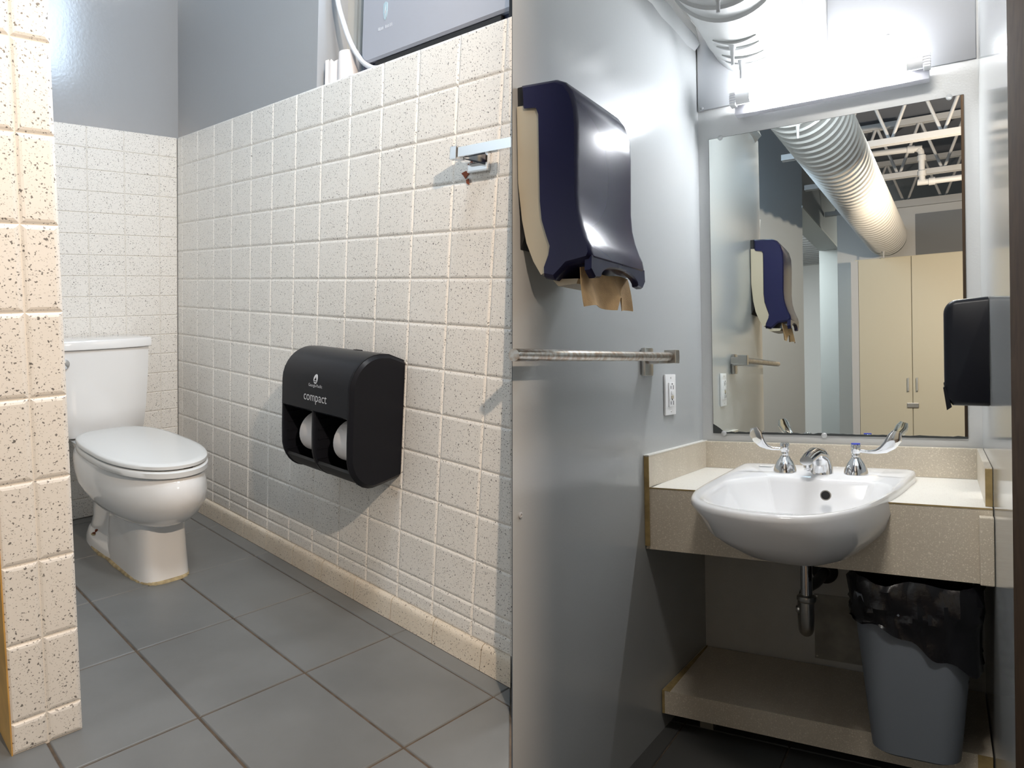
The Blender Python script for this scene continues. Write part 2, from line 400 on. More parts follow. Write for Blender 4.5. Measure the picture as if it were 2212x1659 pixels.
# stub wall at the left, end-on to the camera
SU = 1.505
ws = struct(put('wall_stall_stub', box((0.0, 0.762, -0.03), (SU - 0.006, 0.882, 2.5)), M_GROUT, None, lambda p: LT((p[0], p[1] - 0.012 + 0.0195 * p[2], p[2])), (SU, 0.82, 0)))
tag(ws, 'narrow end of a speckled tile partition at the left edge', 'wall')
def LTS(p): return LT((p[0], p[1] - 0.012 + 0.0195 * p[2], p[2]))     # the stub leans a little
for k in range(-1, 16):
    h0 = max(0.0, 0.065 + 0.157 * k); h1 = 0.065 + 0.157 * (k + 1)
    for v0, v1 in ((0.760, 0.822), (0.822, 0.883)):
        tile(ws, [(v0, h0), (v1, h0), (v1, h1), (v0, h1)], LTS, lambda q, d: (SU - 0.006 + d, q[0], q[1]), M_TILE2, gap=0.0009, rise=0.0042, soft=0.0042,
             key=('s', round(v1 - v0, 4), round(h1 - h0, 4)))
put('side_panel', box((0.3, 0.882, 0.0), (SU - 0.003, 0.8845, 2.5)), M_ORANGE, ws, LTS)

# window recess
wi = struct(put('window_1', join(box((1.03, -0.125, HT), (1.118, -0.105, 2.5)), box((1.118, -0.120, HT), (1.130, -0.110, 2.5))), M_FRAME, None, LT, (1.1, -0.115, HT)))
tag(wi, 'beige window frame in the recess above the tiles', 'window')
put('pane', hexa([(1.13, -0.119, HT + 0.02), (ue(HT, -0.119) - 0.02, -0.119, HT + 0.02), (ue(HT, -0.116) - 0.02, -0.116, HT + 0.02), (1.13, -0.116, HT + 0.02),
                  (1.13, -0.119, 2.45), (ue(2.45, -0.119) - 0.02, -0.119, 2.45), (ue(2.45, -0.116) - 0.02, -0.116, 2.45), (1.13, -0.116, 2.45)]), M_GLASS, wi, LT)

# ---- appliance standing in the window
UN = empty('window_appliance', LT((1.5, -0.07, HT)))
tag(UN, 'white panelled appliance with dark blue body standing in the window recess', 'appliance')
def slab(u0, h0, h1, va, vb, r, e):
    """front plate with a rounded lower left corner; its far end stops at the wall's end"""
    out = []
    P = [(u0, h1)] + [(u0 + r - r * math.cos(a), h0 + r - r * math.sin(a)) for a in [PI / 2 * i / 6 for i in range(7)]] + [(None, h0), (None, h1)]
    R = []
    for v, ins in ((vb, 0.0), (va - 0.006, 0.0), (va, 0.006)):
        R.append([((ue(h, v) - e) if u is None else u + ins, v, h + (ins if h < h0 + r + 0.001 and h < h1 else 0)) for u, h in P])
    return loft(R)
put('body', slab(1.218, HT + 0.006, 1.86, -0.064, -0.102, 0.008, 0.010), M_NAVYBODY, UN, LT, smooth=20)
put('front_panel', slab(1.236, 1.500, 1.855, -0.046, -0.064, 0.030, 0.008), M_UNIT, UN, LT)
put('foot_rail', box((1.30, -0.064, HT + 0.006), (1.80, -0.052, 1.497)), M_BLACKIN, UN, LT)
sh = [(0.0, 0.022), (0.010, 0.018), (0.011, 0.0), (0.007, -0.012), (0.0, -0.019), (-0.007, -0.012), (-0.011, 0.0), (-0.010, 0.018)]
em = put('emblem', prism([(1.350 + a * 0.9, 1.612 + b * 1.15) for a, b in sh], 1, -0.046, -0.0448), M_ICE, UN, LT)
put('emblem_bolt', prism([(1.352, 1.630), (1.345, 1.608), (1.350, 1.608), (1.347, 1.594), (1.356, 1.614), (1.351, 1.614)], 1, -0.0448, -0.0443), M_SILVER, em, LT)
for k in range(10):
    u = 1.318 + k * 0.0068; hh = random.choice((0.007, 0.0085, 0.0085))
    if k in (4,): continue
    put('lettering', box((u, -0.046, 1.570), (u + random.uniform(0.0012, 0.004), -0.0452, 1.570 + hh)), M_SILVER, UN, LT)
# cable
cb = put('power_cable', tube(spline([(1.14, -0.03, 1.84), (1.118, -0.035, 1.72), (1.150, -0.04, 1.63), (1.20, -0.045, 1.55), (1.26, -0.05, 1.497), (1.33, -0.048, HT + 0.012), (1.46, -0.05, HT + 0.010)]), 0.0075, 10), M_CABLE, None, LT, smooth=60)
tag(cb, 'thick pale grey power cable hanging down in front of the window', 'cable')
# paper rolls on the sill
rl = empty('paper_roll', LT((1.157, -0.062, HT)))
tag(rl, 'white paper roll standing upright on the sill by the window frame', 'paper roll')
put('paper', rev((1.157, -0.062, HT), (0, 0, 1), [(0.0335, 0), (0.0335, 0.088), (0.032, 0.090), (0.012, 0.090), (0.012, 0.07)], 32), M_PAPER, rl, LT, smooth=50)
put('core', rev((1.157, -0.062, HT + 0.01), (0, 0, 1), [(0.0115, 0), (0.0115, 0.079), (0.0105, 0.079), (0.0105, 0.07)], 20), M_CARD, rl, LT)
P = []
for i in range(13):
    a = -PI * 0.95 * i / 12; rr = 0.026 + 0.004 * math.sin(i * 2.1); P.append((1.092 + rr * math.cos(a + PI * 0.6), -0.050 + rr * math.sin(a + PI * 0.6), 0.070 + 0.008 * ((i * 7) % 5) / 5))
vs = []
for (x, y, t) in P: vs += [(x, y, HT), (x, y, HT + t), (x + 0.0015, y + 0.0015, HT), (x + 0.0015, y + 0.0015, HT + t)]
fs = []
for i in range(12):
    a, b = i * 4, i * 4 + 4
    fs += [(a, b, b + 1, a + 1), (a + 2, a + 3, b + 3, b + 2), (a + 1, b + 1, b + 3, a + 3), (a, a + 2, b + 2, b)]
fs += [(0, 1, 3, 2), (48, 50, 51, 49)]
tr = put('torn_paper_core', (vs, fs), M_PAPER, None, LT, (1.092, -0.05, HT))
tag(tr, 'torn curl of white paper on the sill left of the roll', 'paper')

# ---- toilet
TV = 0.343
TO = empty('toilet', LT((0.5, TV, 0.0))); tag(TO, 'white two-piece toilet with closed lid in the tiled corner', 'toilet')
def egg(ub, uf, hw, h, n=44, pb=2.6, pf=2.2, uc=None, vc=TV):
    uc = ub + (uf - ub) * 0.42 if uc is None else uc; out = []
    for i in range(n):
        a = 2 * PI * i / n; c, s = math.cos(a), math.sin(a); p = pf if c > 0 else pb
        x = (uf - uc if c > 0 else uc - ub) * math.copysign(abs(c) ** (2 / p), c); y = hw * math.copysign(abs(s) ** (2 / p), s)
        out.append((uc + x, vc + y, h))
    return out
bowl = [egg(0.30, 0.930, 0.124, 0.345), egg(0.20, 0.968, 0.137, 0.345), egg(0.19, 0.978, 0.142, 0.337), egg(0.20, 0.988, 0.147, 0.316), egg(0.22, 0.994, 0.149, 0.29),
        egg(0.25, 0.985, 0.147, 0.255), egg(0.30, 0.955, 0.133, 0.22), egg(0.36, 0.915, 0.113, 0.193), egg(0.42, 0.872, 0.090, 0.176), egg(0.45, 0.845, 0.079, 0.168)]
put('bowl', loft(bowl), M_PORC, TO, LT, smooth=70)
ped = [egg(0.46, 0.838, 0.076, 0.185, pf=4.2, pb=4), egg(0.46, 0.838, 0.075, 0.15, pf=4.6, pb=4), egg(0.455, 0.846, 0.077, 0.09, pf=4.6, pb=4), egg(0.45, 0.858, 0.081, 0.03, pf=4.2, pb=4),
       egg(0.45, 0.864, 0.083, 0.0, pf=4.0, pb=4)]
put('pedestal', loft(ped), M_PORC, TO, LT, smooth=60)
trap = [egg(0.06, 0.60, 0.098, 0.343, pb=4), egg(0.10, 0.60, 0.085, 0.30, pb=4), egg(0.16, 0.62, 0.072, 0.22, pb=3), egg(0.20, 0.62, 0.058, 0.14, pb=3), egg(0.21, 0.62, 0.060, 0.08, pb=3), egg(0.20, 0.62, 0.070, 0.04, pb=3)]
put('trapway', loft(trap), M_PORC, TO, LT, smooth=60)
foot = [egg(0.20, 0.70, 0.062, 0.058, pb=2.4), egg(0.18, 0.72, 0.080, 0.040, pb=2.4), egg(0.17, 0.73, 0.088, 0.018, pb=2.4), egg(0.17, 0.73, 0.090, 0.0, pb=2.4)]
put('foot', loft(foot), M_PORC, TO, LT, smooth=60)
cR = []
for h, d in ((0.0, 0.005), (0.005, 0.004), (0.008, 0.0)):
    r = []
    for i in range(72):
        a = 2 * PI * i / 72; c, s = math.cos(a), math.sin(a); front = c > 0
        x = 0.52 + (0.345 if front else 0.352) * math.copysign(abs(c) ** (2 / (4.0 if front else 2.4)), c)
        y = TV + (0.084 if front else 0.090) * math.copysign(abs(s) ** (2 / (4.0 if front else 2.4)), s)
        k = d * (1 + 0.35 * math.sin(i * 2.7)); r.append((x + k * c * 1.3, y + k * s, h))
    cR.append(r)
put('caulk', loft(cR), M_CAULK, TO, LT, smooth=60)
bt = put('bolt', rev((0.36, TV + 0.068, 0.042), (0, 0, 1), [(0.014, 0), (0.014, 0.003), (0.006, 0.004), (0.006, 0.013), (0.004, 0.014)], 14), M_RUST, TO, LT, smooth=40)
put('washer', rev((0.36, TV + 0.068, 0.040), (0, 0, 1), [(0.018, 0), (0.018, 0.0035), (0.004, 0.0035)], 18), M_CAULK, bt, LT)
def lidring(ub, uf, hw, h): return egg(ub, uf, hw, h, 60, pb=3.3, pf=2.15, uc=0.64)
put('seat', loft([lidring(0.262, 0.974, 0.142, 0.3465), lidring(0.258, 0.982, 0.1455, 0.350), lidring(0.258, 0.982, 0.1455, 0.3645), lidring(0.262, 0.976, 0.142, 0.368)]), M_SEAT, TO, LT, smooth=50)
put('seat_lid', loft([lidring(0.262, 0.966, 0.140, 0.3715), lidring(0.254, 0.974, 0.1455, 0.374), lidring(0.254, 0.974, 0.1455, 0.383), lidring(0.260, 0.968, 0.142, 0.3865), lidring(0.275, 0.945, 0.130, 0.3882)]), M_SEAT, TO, LT, smooth=50)
put('seat_bumper', box((0.955, TV - 0.03, 0.3675), (0.962, TV - 0.005, 0.371)), M_BLACKIN, TO, LT)
def tring(u0, u1, hw, h, bow=0.018):
    out = []
    for i in range(13):   # bowed front face
        t = -1 + 2 * i / 12; r = 1 - abs(t) ** 6 * 0.55
        out.append((u1 - 0.02 + (0.02 + bow * (1 - t * t)) * r, TV + hw * t, h))
    out += [(u0, TV + hw, h), (u0, TV - hw, h)]
    return out
tank = [tring(0.03, 0.178, 0.140, 0.352), tring(0.022, 0.186, 0.150, 0.365), tring(0.018, 0.194, 0.157, 0.45), tring(0.016, 0.198, 0.163, 0.56), tring(0.016, 0.200, 0.166, 0.664)]
put('tank', loft(tank), M_PORC, TO, LT, smooth=45)
tl = [tring(0.014, 0.200, 0.167, 0.665), tring(0.010, 0.210, 0.172, 0.669), tring(0.010, 0.211, 0.173, 0.692), tring(0.014, 0.206, 0.170, 0.700), tring(0.03, 0.19, 0.16, 0.7025)]
put('tank_lid', loft(tl), M_PORC, TO, LT, smooth=45)
fh = put('flush_handle', rev((0.196, TV + 0.122, 0.622), (1, 0, 0), [(0.012, 0), (0.013, 0.008), (0.017, 0.010), (0.018, 0.020), (0.012, 0.024), (0.001, 0.025)], 18), M_CHROME, TO, LT, smooth=50)
put('lever', tube([(0.215, TV + 0.122, 0.622), (0.228, TV + 0.10, 0.620), (0.232, TV + 0.06, 0.616)][:1] + [(0.216, TV + 0.14, 0.620), (0.212, TV + 0.155, 0.617)], 0.005, 8), M_CHROME, fh, LT)

# ---- tissue dispenser on the tiled wall
D0, D1 = 1.212, 1.566
TD = empty('tissue_dispenser', LT((1.39, 0.08, 0.383))); tag(TD, 'black twin-roll tissue dispenser mounted on the speckled tile wall', 'dispenser')
def dprof(s=0.0, low=True):
    P = [(0.003, 0.706 - s), (0.050, 0.724 - s)]
    for i in range(9):
        a = PI / 2 * i / 8; P.append((0.080 + (0.085 - s) * math.sin(a), 0.640 + (0.086 - s) * math.cos(a)))
    P.append((0.165 - s, 0.510))
    for i in range(1, 9):
        a = PI / 2 * i / 8; P.append((0.085 + (0.080 - s) * math.cos(a), 0.480 - (0.098 - s) * math.sin(a)))
    P += [(0.055, 0.386 + s), (0.003, 0.396 + s)]
    return P
def plate(u0, u1, s=0.0, r=0.005):
    R = [[(u0, p[0], p[1]) for p in dprof(s + r)], [(u0 + r, p[0], p[1]) for p in dprof(s)], [(u1 - r, p[0], p[1]) for p in dprof(s)], [(u1, p[0], p[1]) for p in dprof(s + r)]]
    return loft(R)
put('side_panel', plate(D1 - 0.024, D1, 0, 0.010), M_BLACK, TD, LT, smooth=35)
put('side_panel', plate(D0, D0 + 0.010, 0.001, 0.003), M_BLACK, TD, LT, smooth=35)
put('divider', plate(1.372, 1.388, 0.003, 0.004), M_BLACK, TD, LT, smooth=35)
up = [p for p in dprof(0.0) if p[1] > 0.60] + [(0.165, 0.572)]
inn = [(p[0] - 0.006, p[1] - 0.005) for p in up][::-1]
cov = put('front_cover', prism(up + inn, 0, D0 + 0.004, D1 - 0.008), M_BLACK, TD, LT, smooth=35)
put('back_plate', box((D0 + 0.004, 0.003, 0.40), (D1 - 0.01, 0.010, 0.70)), M_BLACKIN, TD, LT)
bot = [p for p in dprof(0.004) if p[1] < 0.47]
for a, b in ((D0 + 0.006, 1.374), (1.386, D1 - 0.012)):
    put('tray', prism([p for p in bot if p[1] < 0.435] + [(p[0] - 0.004, p[1] + 0.006) for p in bot if p[1] < 0.435][::-1], 0, a, b), M_BLACKIN, TD, LT, smooth=35)
for k in range(6):
    for a in (D0 + 0.010, 1.388):
        put('rib', box((a, 0.06, 0.440 + k * 0.026), (a + 0.003, 0.150, 0.443 + k * 0.026)), M_BLACK, TD, LT)
# print on the cover
text('compact', 0.034, lambda x, y: (1.395 + x, 0.1658, 0.597 + y), LT, M_PRINT, cov)
text('Georgia-Pacific', 0.0115, lambda x, y: (1.395 + x, 0.1654, 0.6345 + y), LT, M_PRINT, cov)
ring = [(1.395 + 0.0105 * math.cos(2 * PI * i / 24), 0.6555 + 0.0125 * math.sin(2 * PI * i / 24)) for i in range(24)]
def onarc(h, off=0.0006):
    if h <= 0.64: return 0.165 + off
    a = math.acos(min(1, (h - 0.640) / 0.086)); return 0.080 + 0.085 * math.sin(a) + off
lg = put('round_logo', ([(u, onarc(h, 0.0008), h) for u, h in ring], [tuple(range(24))]), M_PRINT, cov, LT)
for pts in ([(-0.006, -0.003), (0.0, 0.006), (0.006, -0.003)], [(-0.007, -0.0055), (0.007, -0.0055), (0.006, -0.0075), (-0.006, -0.0075)]):
    put('logo_mark', ([(1.395 + a, onarc(0.6555 + b, 0.0015), 0.6555 + b) for a, b in pts], [tuple(range(len(pts)))]), M_BLACK, lg, LT)
put('lock_slot', box((1.40, 0.045, 0.7195), (1.43, 0.055, 0.7255)), M_BLACKIN, TD, LT)
for nm, u0, lab in (('left', 1.268, 'white tissue roll in the left bay of the black dispenser'), ('right', 1.445, 'white tissue roll in the right bay of the black dispenser')):
    t = empty('tissue_roll', LT((u0 + 0.05, 0.083, 0.425))); tag(t, lab, 'tissue roll', 'rolls in the tissue dispenser')
    put('paper', rev((u0, 0.086, 0.492), (1, 0, 0), [(0.016, 0), (0.050, 0), (0.055, 0.006), (0.055, 0.092), (0.052, 0.095), (0.016, 0.095)], 36), M_PAPER, t, LT, smooth=40)
    put('core', rev((u0 - 0.001, 0.086, 0.492), (1, 0, 0), [(0.015, 0), (0.015, 0.097)], 20), M_CARD, t, LT)

# ---- chrome towel bar of the stall
TB = empty('towel_bar', LT((1.80, 0.03, 1.18))); tag(TB, 'square chrome towel bar on the speckled tiles', 'towel bar')
def barend(h, v): return ue(h, v) - 0.002
put('bar', hexa([(1.800, 0.052, 1.174), (barend(1.174, 0.052), 0.052, 1.174), (barend(1.174, 0.070), 0.070, 1.174), (1.800, 0.070, 1.174),
                 (1.800, 0.052, 1.194), (barend(1.194, 0.052), 0.052, 1.194), (barend(1.194, 0.070), 0.070, 1.194), (1.800, 0.070, 1.194)]), M_CHROME, TB, LT)
put('bracket', rbox((1.790, 0.030, 1.170), (1.812, 0.073, 1.198), 0.0015), M_CHROME, TB, LT)
put('post', hexa([(1.800, 0.012, 1.160), (1.845, 0.012, 1.160), (1.812, 0.052, 1.172), (1.792, 0.052, 1.172), (1.800, 0.012, 1.190), (1.845, 0.012, 1.190), (1.812, 0.052, 1.194), (1.792, 0.052, 1.194)]), M_CHROME, TB, LT)
put('base_plate', rbox((1.782, 0.0015, 1.148), (1.850, 0.013, 1.200), 0.004), M_CHROME, TB, LT)
put('rust_patch', prism([(1.752, 1.152), (1.768, 1.156), (1.782, 1.150), (1.772, 1.144), (1.768, 1.138), (1.760, 1.146)], 1, 0.0024, 0.0032), M_RUST, TB, LT)
put('rust_patch', prism([(1.770, 1.136), (1.780, 1.138), (1.782, 1.124), (1.776, 1.126), (1.772, 1.128)], 1, 0.0024, 0.0032), M_RUST, TB, LT)

# ================================================================== SINK ROOM (right)
XR = 0.837
def dend(z): return 1.2920 - 0.03383 * z          # where the left wall ends, toward the camera
ZC = 3.05
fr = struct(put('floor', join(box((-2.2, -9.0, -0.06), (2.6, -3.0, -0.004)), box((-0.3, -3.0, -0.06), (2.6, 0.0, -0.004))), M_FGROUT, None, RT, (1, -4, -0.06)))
tag(fr, 'grey floor tiles, coloured darker for shade, under the vanity shelf', 'floor')
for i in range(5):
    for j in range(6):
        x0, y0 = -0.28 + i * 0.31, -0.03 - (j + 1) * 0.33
        tile(fr, [(x0, y0), (x0 + 0.31, y0), (x0 + 0.31, y0 + 0.33), (x0, y0 + 0.33)], RT, lambda q, d: (q[0], q[1], -0.004 + d), M_FSHADE, gap=0.002, rise=0.004, soft=0.0015, key=('g',))
wl = struct(put('wall_left', join(
    hexa([WT((0, 0, -0.05)), WT((dend(0), 0, -0.05)), WT((dend(0) - 0.10, -0.06, -0.05)), WT((0, -0.06, -0.05)),
          WT((0, 0, 2.233)), WT((dend(2.233), 0, 2.233)), WT((dend(2.233) - 0.10, -0.06, 2.233)), WT((0, -0.06, 2.233))]),
    hexa([WT((0, -0.02, 2.233)), WT((dend(2.233) - 0.03, -0.02, 2.233)), WT((dend(2.233) - 0.10, -0.06, 2.233)), WT((0, -0.06, 2.233)),
          WT((0, -0.02, ZC)), WT((dend(ZC) - 0.03, -0.02, ZC)), WT((dend(ZC) - 0.10, -0.06, ZC)), WT((0, -0.06, ZC))])), M_SHELL, None, RT, (0, -0.6, 0)))
tag(wl, 'glossy pale grey wall carrying the dark towel dispenser', 'wall')
lip = []
for i in range(15):
    d = 0.02 + i * 0.08; k = 0.006 + 0.010 * abs(math.sin(i * 1.9)); lip.append((d, k))
vs = []
for d, k in lip: vs += [WT((d, 0.0, 2.222 - k)), WT((d, 0.012 + k, 2.236)), WT((d, 0.004, 2.30)), WT((d, 0.0, 2.236))]
fs = []
for i in range(14):
    a, b = i * 4, i * 4 + 4
    for q in range(4): fs.append((a + q, a + (q + 1) % 4, b + (q + 1) % 4, b + q))
fs += [(0, 1, 2, 3), (56, 59, 58, 57)]
put('paper_edge', (vs, fs), M_SHELL, wl, RT, smooth=40)
wm = struct(put('wall_mirror', join(box((-0.05, 0.0, 0.5787), (XR + 0.1, 0.08, ZC)), box((-0.05, 0.0, -0.05), (XR + 0.1, 0.08, 0.5787))), M_GREY, None, RT, (0.4, 0.04, 0)))
tag(wm, 'grey wall behind the mirror and vanity', 'wall')
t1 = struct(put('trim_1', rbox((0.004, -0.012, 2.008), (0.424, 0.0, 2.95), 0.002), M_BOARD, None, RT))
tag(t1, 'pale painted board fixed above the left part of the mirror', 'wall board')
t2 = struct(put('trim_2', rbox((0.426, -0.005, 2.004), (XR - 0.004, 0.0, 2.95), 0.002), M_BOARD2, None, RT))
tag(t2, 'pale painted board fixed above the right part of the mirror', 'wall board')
for o, pts in ((t1, [(0.018, 2.016), (0.20, 2.10)]), (t2, [(0.60, 2.125)])):
    for x, z in pts: put('screw', rev((x, -0.012 if o is t1 else -0.005, z), (0, -1, 0), [(0.006, 0), (0.004, 0.003), (0.0, 0.0035)], 12), M_BOARD, o, RT)
wrr = struct(put('wall_right', box((XR, -1.155, -0.05), (XR + 0.08, 0.0, ZC)), M_GLOSS, None, RT, (XR + 0.04, -0.5, 0)))
tag(wrr, 'glossy pale wall at the right edge beside the vanity', 'wall')
d1 = struct(put('door_1', rbox((XR - 0.004, -2.123, 0.005), (XR + 0.045, -1.165, 2.9), 0.003), M_BROWN, None, RT, (XR, -1.5, 0)))  # edge is in view; unseen length stretched to block hall_lamp from the left wall
tag(d1, 'dark brown door edge at the far right of the picture', 'door')
ce = struct(put('ceiling', box((-0.5, -9.0, ZC), (3.2, 0.1, ZC + 0.05)), M_DECK, None, RT))
tag(ce, 'blue-grey roof deck above the steel joists', 'ceiling')

# ---- mirror
MI = empty('mirror', (0.42, 0.0, 0.879)); tag(MI, 'large frameless wall mirror above the vanity', 'mirror')
put('glass', box((0.0392, -0.006, 0.8788), (0.7992, -0.001, 1.9034)), M_MIRROR, MI, RT)
put('edge', join(box((0.0382, -0.0063, 0.8780), (0.0392, -0.0005, 1.9034)), box((0.7992, -0.0063, 0.8780), (0.8000, -0.0005, 1.9034)), box((0.0382, -0.0063, 1.9034), (0.8000, -0.0005, 1.9042))), M_EDGE, MI, RT)
vs = []; fs = []; nn = 60
for i in range(nn + 1):
    x = 0.0385 + 0.761 * i / nn; t = 0.0045 + 0.0045 * noise.noise(Vector((i * 0.45, 3.1, 0))) + 0.002 * random.random()
    if i < 3: t += 0.028 * (1 - i / 3)
    vs += [(x, -0.0066, 0.8778), (x, -0.0066, 0.8788 + max(t, 0.001)), (x, -0.0005, 0.8778), (x, -0.0005, 0.8788 + max(t, 0.001))]
for i in range(nn):
    a, b = i * 4, i * 4 + 4; fs += [(a, b, b + 1, a + 1), (a + 2, a + 3, b + 3, b + 2), (a + 1, b + 1, b + 3, a + 3), (a, a + 2, b + 2, b)]
put('corroded_edge', (vs, fs), M_EDGE, MI, RT)
for x, z in ((0.079, 1.9034), (0.762, 1.9034), (0.076, 0.8788), (0.40, 0.8788)):
    put('clip', rev((x, -0.004, z), (0, -1, 0), [(0.009, 0), (0.009, 0.003), (0.006, 0.005), (0.0, 0.006)], 14), M_CLEAR, MI, RT, smooth=50)

# ---- lamp over the mirror
LF = empty('vanity_lamp', (0.42, -0.03, 1.955)); tag(LF, 'lit fluorescent tube lamp on the wall above the mirror', 'lamp')
put('housing', rbox((0.140, -0.052, 1.955), (0.712, -0.013, 1.988), 0.004), M_LAMPBODY, LF, RT, smooth=40)
for x0, x1 in ((0.130, 0.150), (0.696, 0.716)):
    so = put('socket', rbox((x0, -0.084, 1.980), (x1, -0.046, 2.022), 0.003), M_WHITEP, LF, RT)
    for k in range(4): put('socket_rib', box((x0 - 0.0005, -0.0855, 1.987 + k * 0.008), (x1 + 0.0005, -0.084, 1.990 + k * 0.008)), M_LAMPBODY, so, RT)
put('tube', cyl((0.195, -0.066, 2.003), (0.652, -0.066, 2.003), 0.0165, n=24), M_TUBE, LF, RT, smooth=60)
for a, b in ((0.150, 0.195), (0.652, 0.696)):
    put('tube_cap', cyl((a, -0.066, 2.003), (b, -0.066, 2.003), 0.0170, n=24), M_WHITEP, LF, RT, smooth=60)

# ---- ventilation duct along the ceiling
DU = empty('air_duct', (0.265, -1.9, 2.06)); tag(DU, 'large white spiral air duct running under the joists', 'air duct')
A0, A1 = Vector((0.205, -0.002, 2.252)), Vector((0.322, -4.62, 2.235)); ax = A1 - A0; Ln = ax.length; x_, y_, d_ = basis(ax)
R = []; t = 0.0; prof = []
prof = [(0.153, 0.0), (0.153, 0.10), (0.155, 0.104), (0.153, 0.108), (0.153, 0.36)]; t = 0.40
while t < Ln - 0.06:
    prof += [(0.153, t), (0.153, t + 0.060), (0.1615, t + 0.067), (0.1615, t + 0.071), (0.153, t + 0.078)]; t += 0.085
prof.append((0.153, Ln))
def duct_pt(r, t, a):
    sl = 0.04 * math.cos(a + 0.6)     # the seams run slightly askew round the pipe
    return A0 + d_ * max(0.0, min(Ln, t + (sl if 0.37 < t < Ln - 0.06 else 0))) + (x_ * math.cos(a) + y_ * math.sin(a)) * r
R = [[tuple(duct_pt(r, tt, 2 * PI * i / 56)) for i in range(56)] for r, tt in prof]
put('pipe', loft(R), M_DUCT, DU, RT, smooth=35)
put('end_cap', loft([[tuple(A1 + (x_ * math.cos(2 * PI * i / 48) + y_ * math.sin(2 * PI * i / 48)) * 0.153) for i in range(48)], [tuple(A1 + d_ * 0.012 + (x_ * math.cos(2 * PI * i / 48) + y_ * math.sin(2 * PI * i / 48)) * 0.142) for i in range(48)]]), M_DUCT, DU, RT, smooth=40)
def under(t, side=0.0, r=0.153):
    c = A0 + d_ * t; return c + Vector((math.sin(side), 0, -math.cos(side))) * r
for t, s in ((0.13, -0.18), (0.255, -0.18), (0.62, 0.1), (4.33, 0.0)):
    p = under(t, s, 0.150)
    sc_ = put('damper_screw', rev(p, (0, 0, -1), [(0.010, 0), (0.010, 0.010), (0.007, 0.014), (0.007, 0.030), (0.005, 0.034), (0.005, 0.062), (0.0, 0.063)], 14), M_WHITEPAINT, DU, RT, smooth=45)
for t in (0.105, 0.16, 0.235, 0.285):
    pts = [under(t, -0.55 + 0.08 * k, 0.1545) for k in range(12)]
    put('swaged_rib', tube(pts, 0.006, 8, [0.002 + 0.004 * math.sin(PI * k / 11) for k in range(12)]), M_DUCT, DU, RT, smooth=60)

# ---- towel dispenser
TDp = empty('paper_towel_dispenser', WT((1.10, 0.05, 1.29))); tag(TDp, 'dark blue paper towel dispenser with cream side on the pale wall', 'dispenser')
front = [(0.100, 1.700), (0.120, 1.690), (0.136, 1.668), (0.146, 1.635), (0.148, 1.590), (0.147, 1.52), (0.146, 1.46), (0.149, 1.42), (0.156, 1.39), (0.166, 1.362), (0.174, 1.345), (0.177, 1.328), (0.172, 1.319), (0.152, 1.316), (0.120, 1.312)]
back = [(0.106, 1.300), (0.088, 1.286), (0.064, 1.292), (0.064, 1.305), (0.076, 1.330), (0.080, 1.350), (0.070, 1.378), (0.060, 1.41), (0.056, 1.45), (0.056, 1.64), (0.050, 1.655), (0.018, 1.660), (0.016, 1.706)]
def side_ring(d, ins=0.0):
    P = front + back; cx, cz = 0.105, 1.49
    return [(d, p[0] + (cx - p[0]) * ins, p[1] + (cz - p[1]) * ins * 0.5) for p in P]
DN, DF = 1.232, 0.945
put('cover', loft([side_ring(DN, 0.10), side_ring(DN - 0.006, 0.035), side_ring(DN - 0.016, 0.0), side_ring(DF + 0.016, 0.0), side_ring(DF + 0.006, 0.035), side_ring(DF, 0.10)]), M_NAVY, TDp, WT, smooth=38)
cream = [(0.004, 1.662), (0.050, 1.659), (0.060, 1.645), (0.060, 1.45), (0.066, 1.40), (0.078, 1.360), (0.083, 1.345), (0.078, 1.325), (0.066, 1.304), (0.056, 1.300), (0.038, 1.330), (0.022, 1.370), (0.012, 1.42), (0.004, 1.50)]
put('cream_body', prism(cream, 0, DF + 0.006, DN - 0.008), M_CREAM, TDp, WT, smooth=30)
put('back_plate', prism([(0.001, 1.706), (0.018, 1.706), (0.018, 1.40), (0.001, 1.36)], 0, DF + 0.02, DN - 0.018), M_BLACKIN, TDp, WT)
arch = [(1.085 - 0.098 * math.cos(PI * i / 12), 1.288 + 0.027 * math.sin(PI * i / 12)) for i in range(13)]
put('lip', loft([[(p[0], o_, p[1] + dz_) for p in [(0.950, 1.326), (0.947, 1.300), (0.962, 1.285)] + arch + [(1.208, 1.285), (1.228, 1.300), (1.226, 1.326)]] for o_, dz_ in ((0.160, 0.0), (0.171, 0.0), (0.1755, 0.003))]), M_NAVY, TDp, WT, smooth=30)
put('bottom_tray', prism([(0.070, 1.292), (0.132, 1.288), (0.128, 1.278), (0.085, 1.276)], 0, DF + 0.012, DN - 0.030), M_CREAM, TDp, WT)
# towel hanging from the mouth
vs = []; fs = []; nu, nv = 17, 7
for j in range(nv):
    for i in range(nu):
        s = i / (nu - 1); t_ = j / (nv - 1)
        d = 1.215 - 0.250 * s + 0.010 * math.sin(4 * s + 2 * t_)
        o = 0.144 + 0.006 * math.sin(s * 13) * (0.3 + t_) + 0.012 * t_ - 0.008 * s
        z = 1.309 - ((0.082 if s < 0.6 else (0.056 if s < 0.72 else 0.088)) - 0.012 * s) * t_ + 0.004 * math.sin(9 * s)
        vs.append((d, o, z))
for j in range(nv - 1):
    for i in range(nu - 1): a = j * nu + i; fs.append((a, a + 1, a + nu + 1, a + nu))
n0 = len(vs); vs += [(p[0], p[1] - 0.0012, p[2]) for p in vs]; fs += [tuple(n0 + i for i in q[::-1]) for q in fs]
edge = [i for i in range(nu)] + [k * nu + nu - 1 for k in range(1, nv)] + [(nv - 1) * nu + i for i in range(nu - 2, -1, -1)] + [k * nu for k in range(nv - 2, 0, -1)]
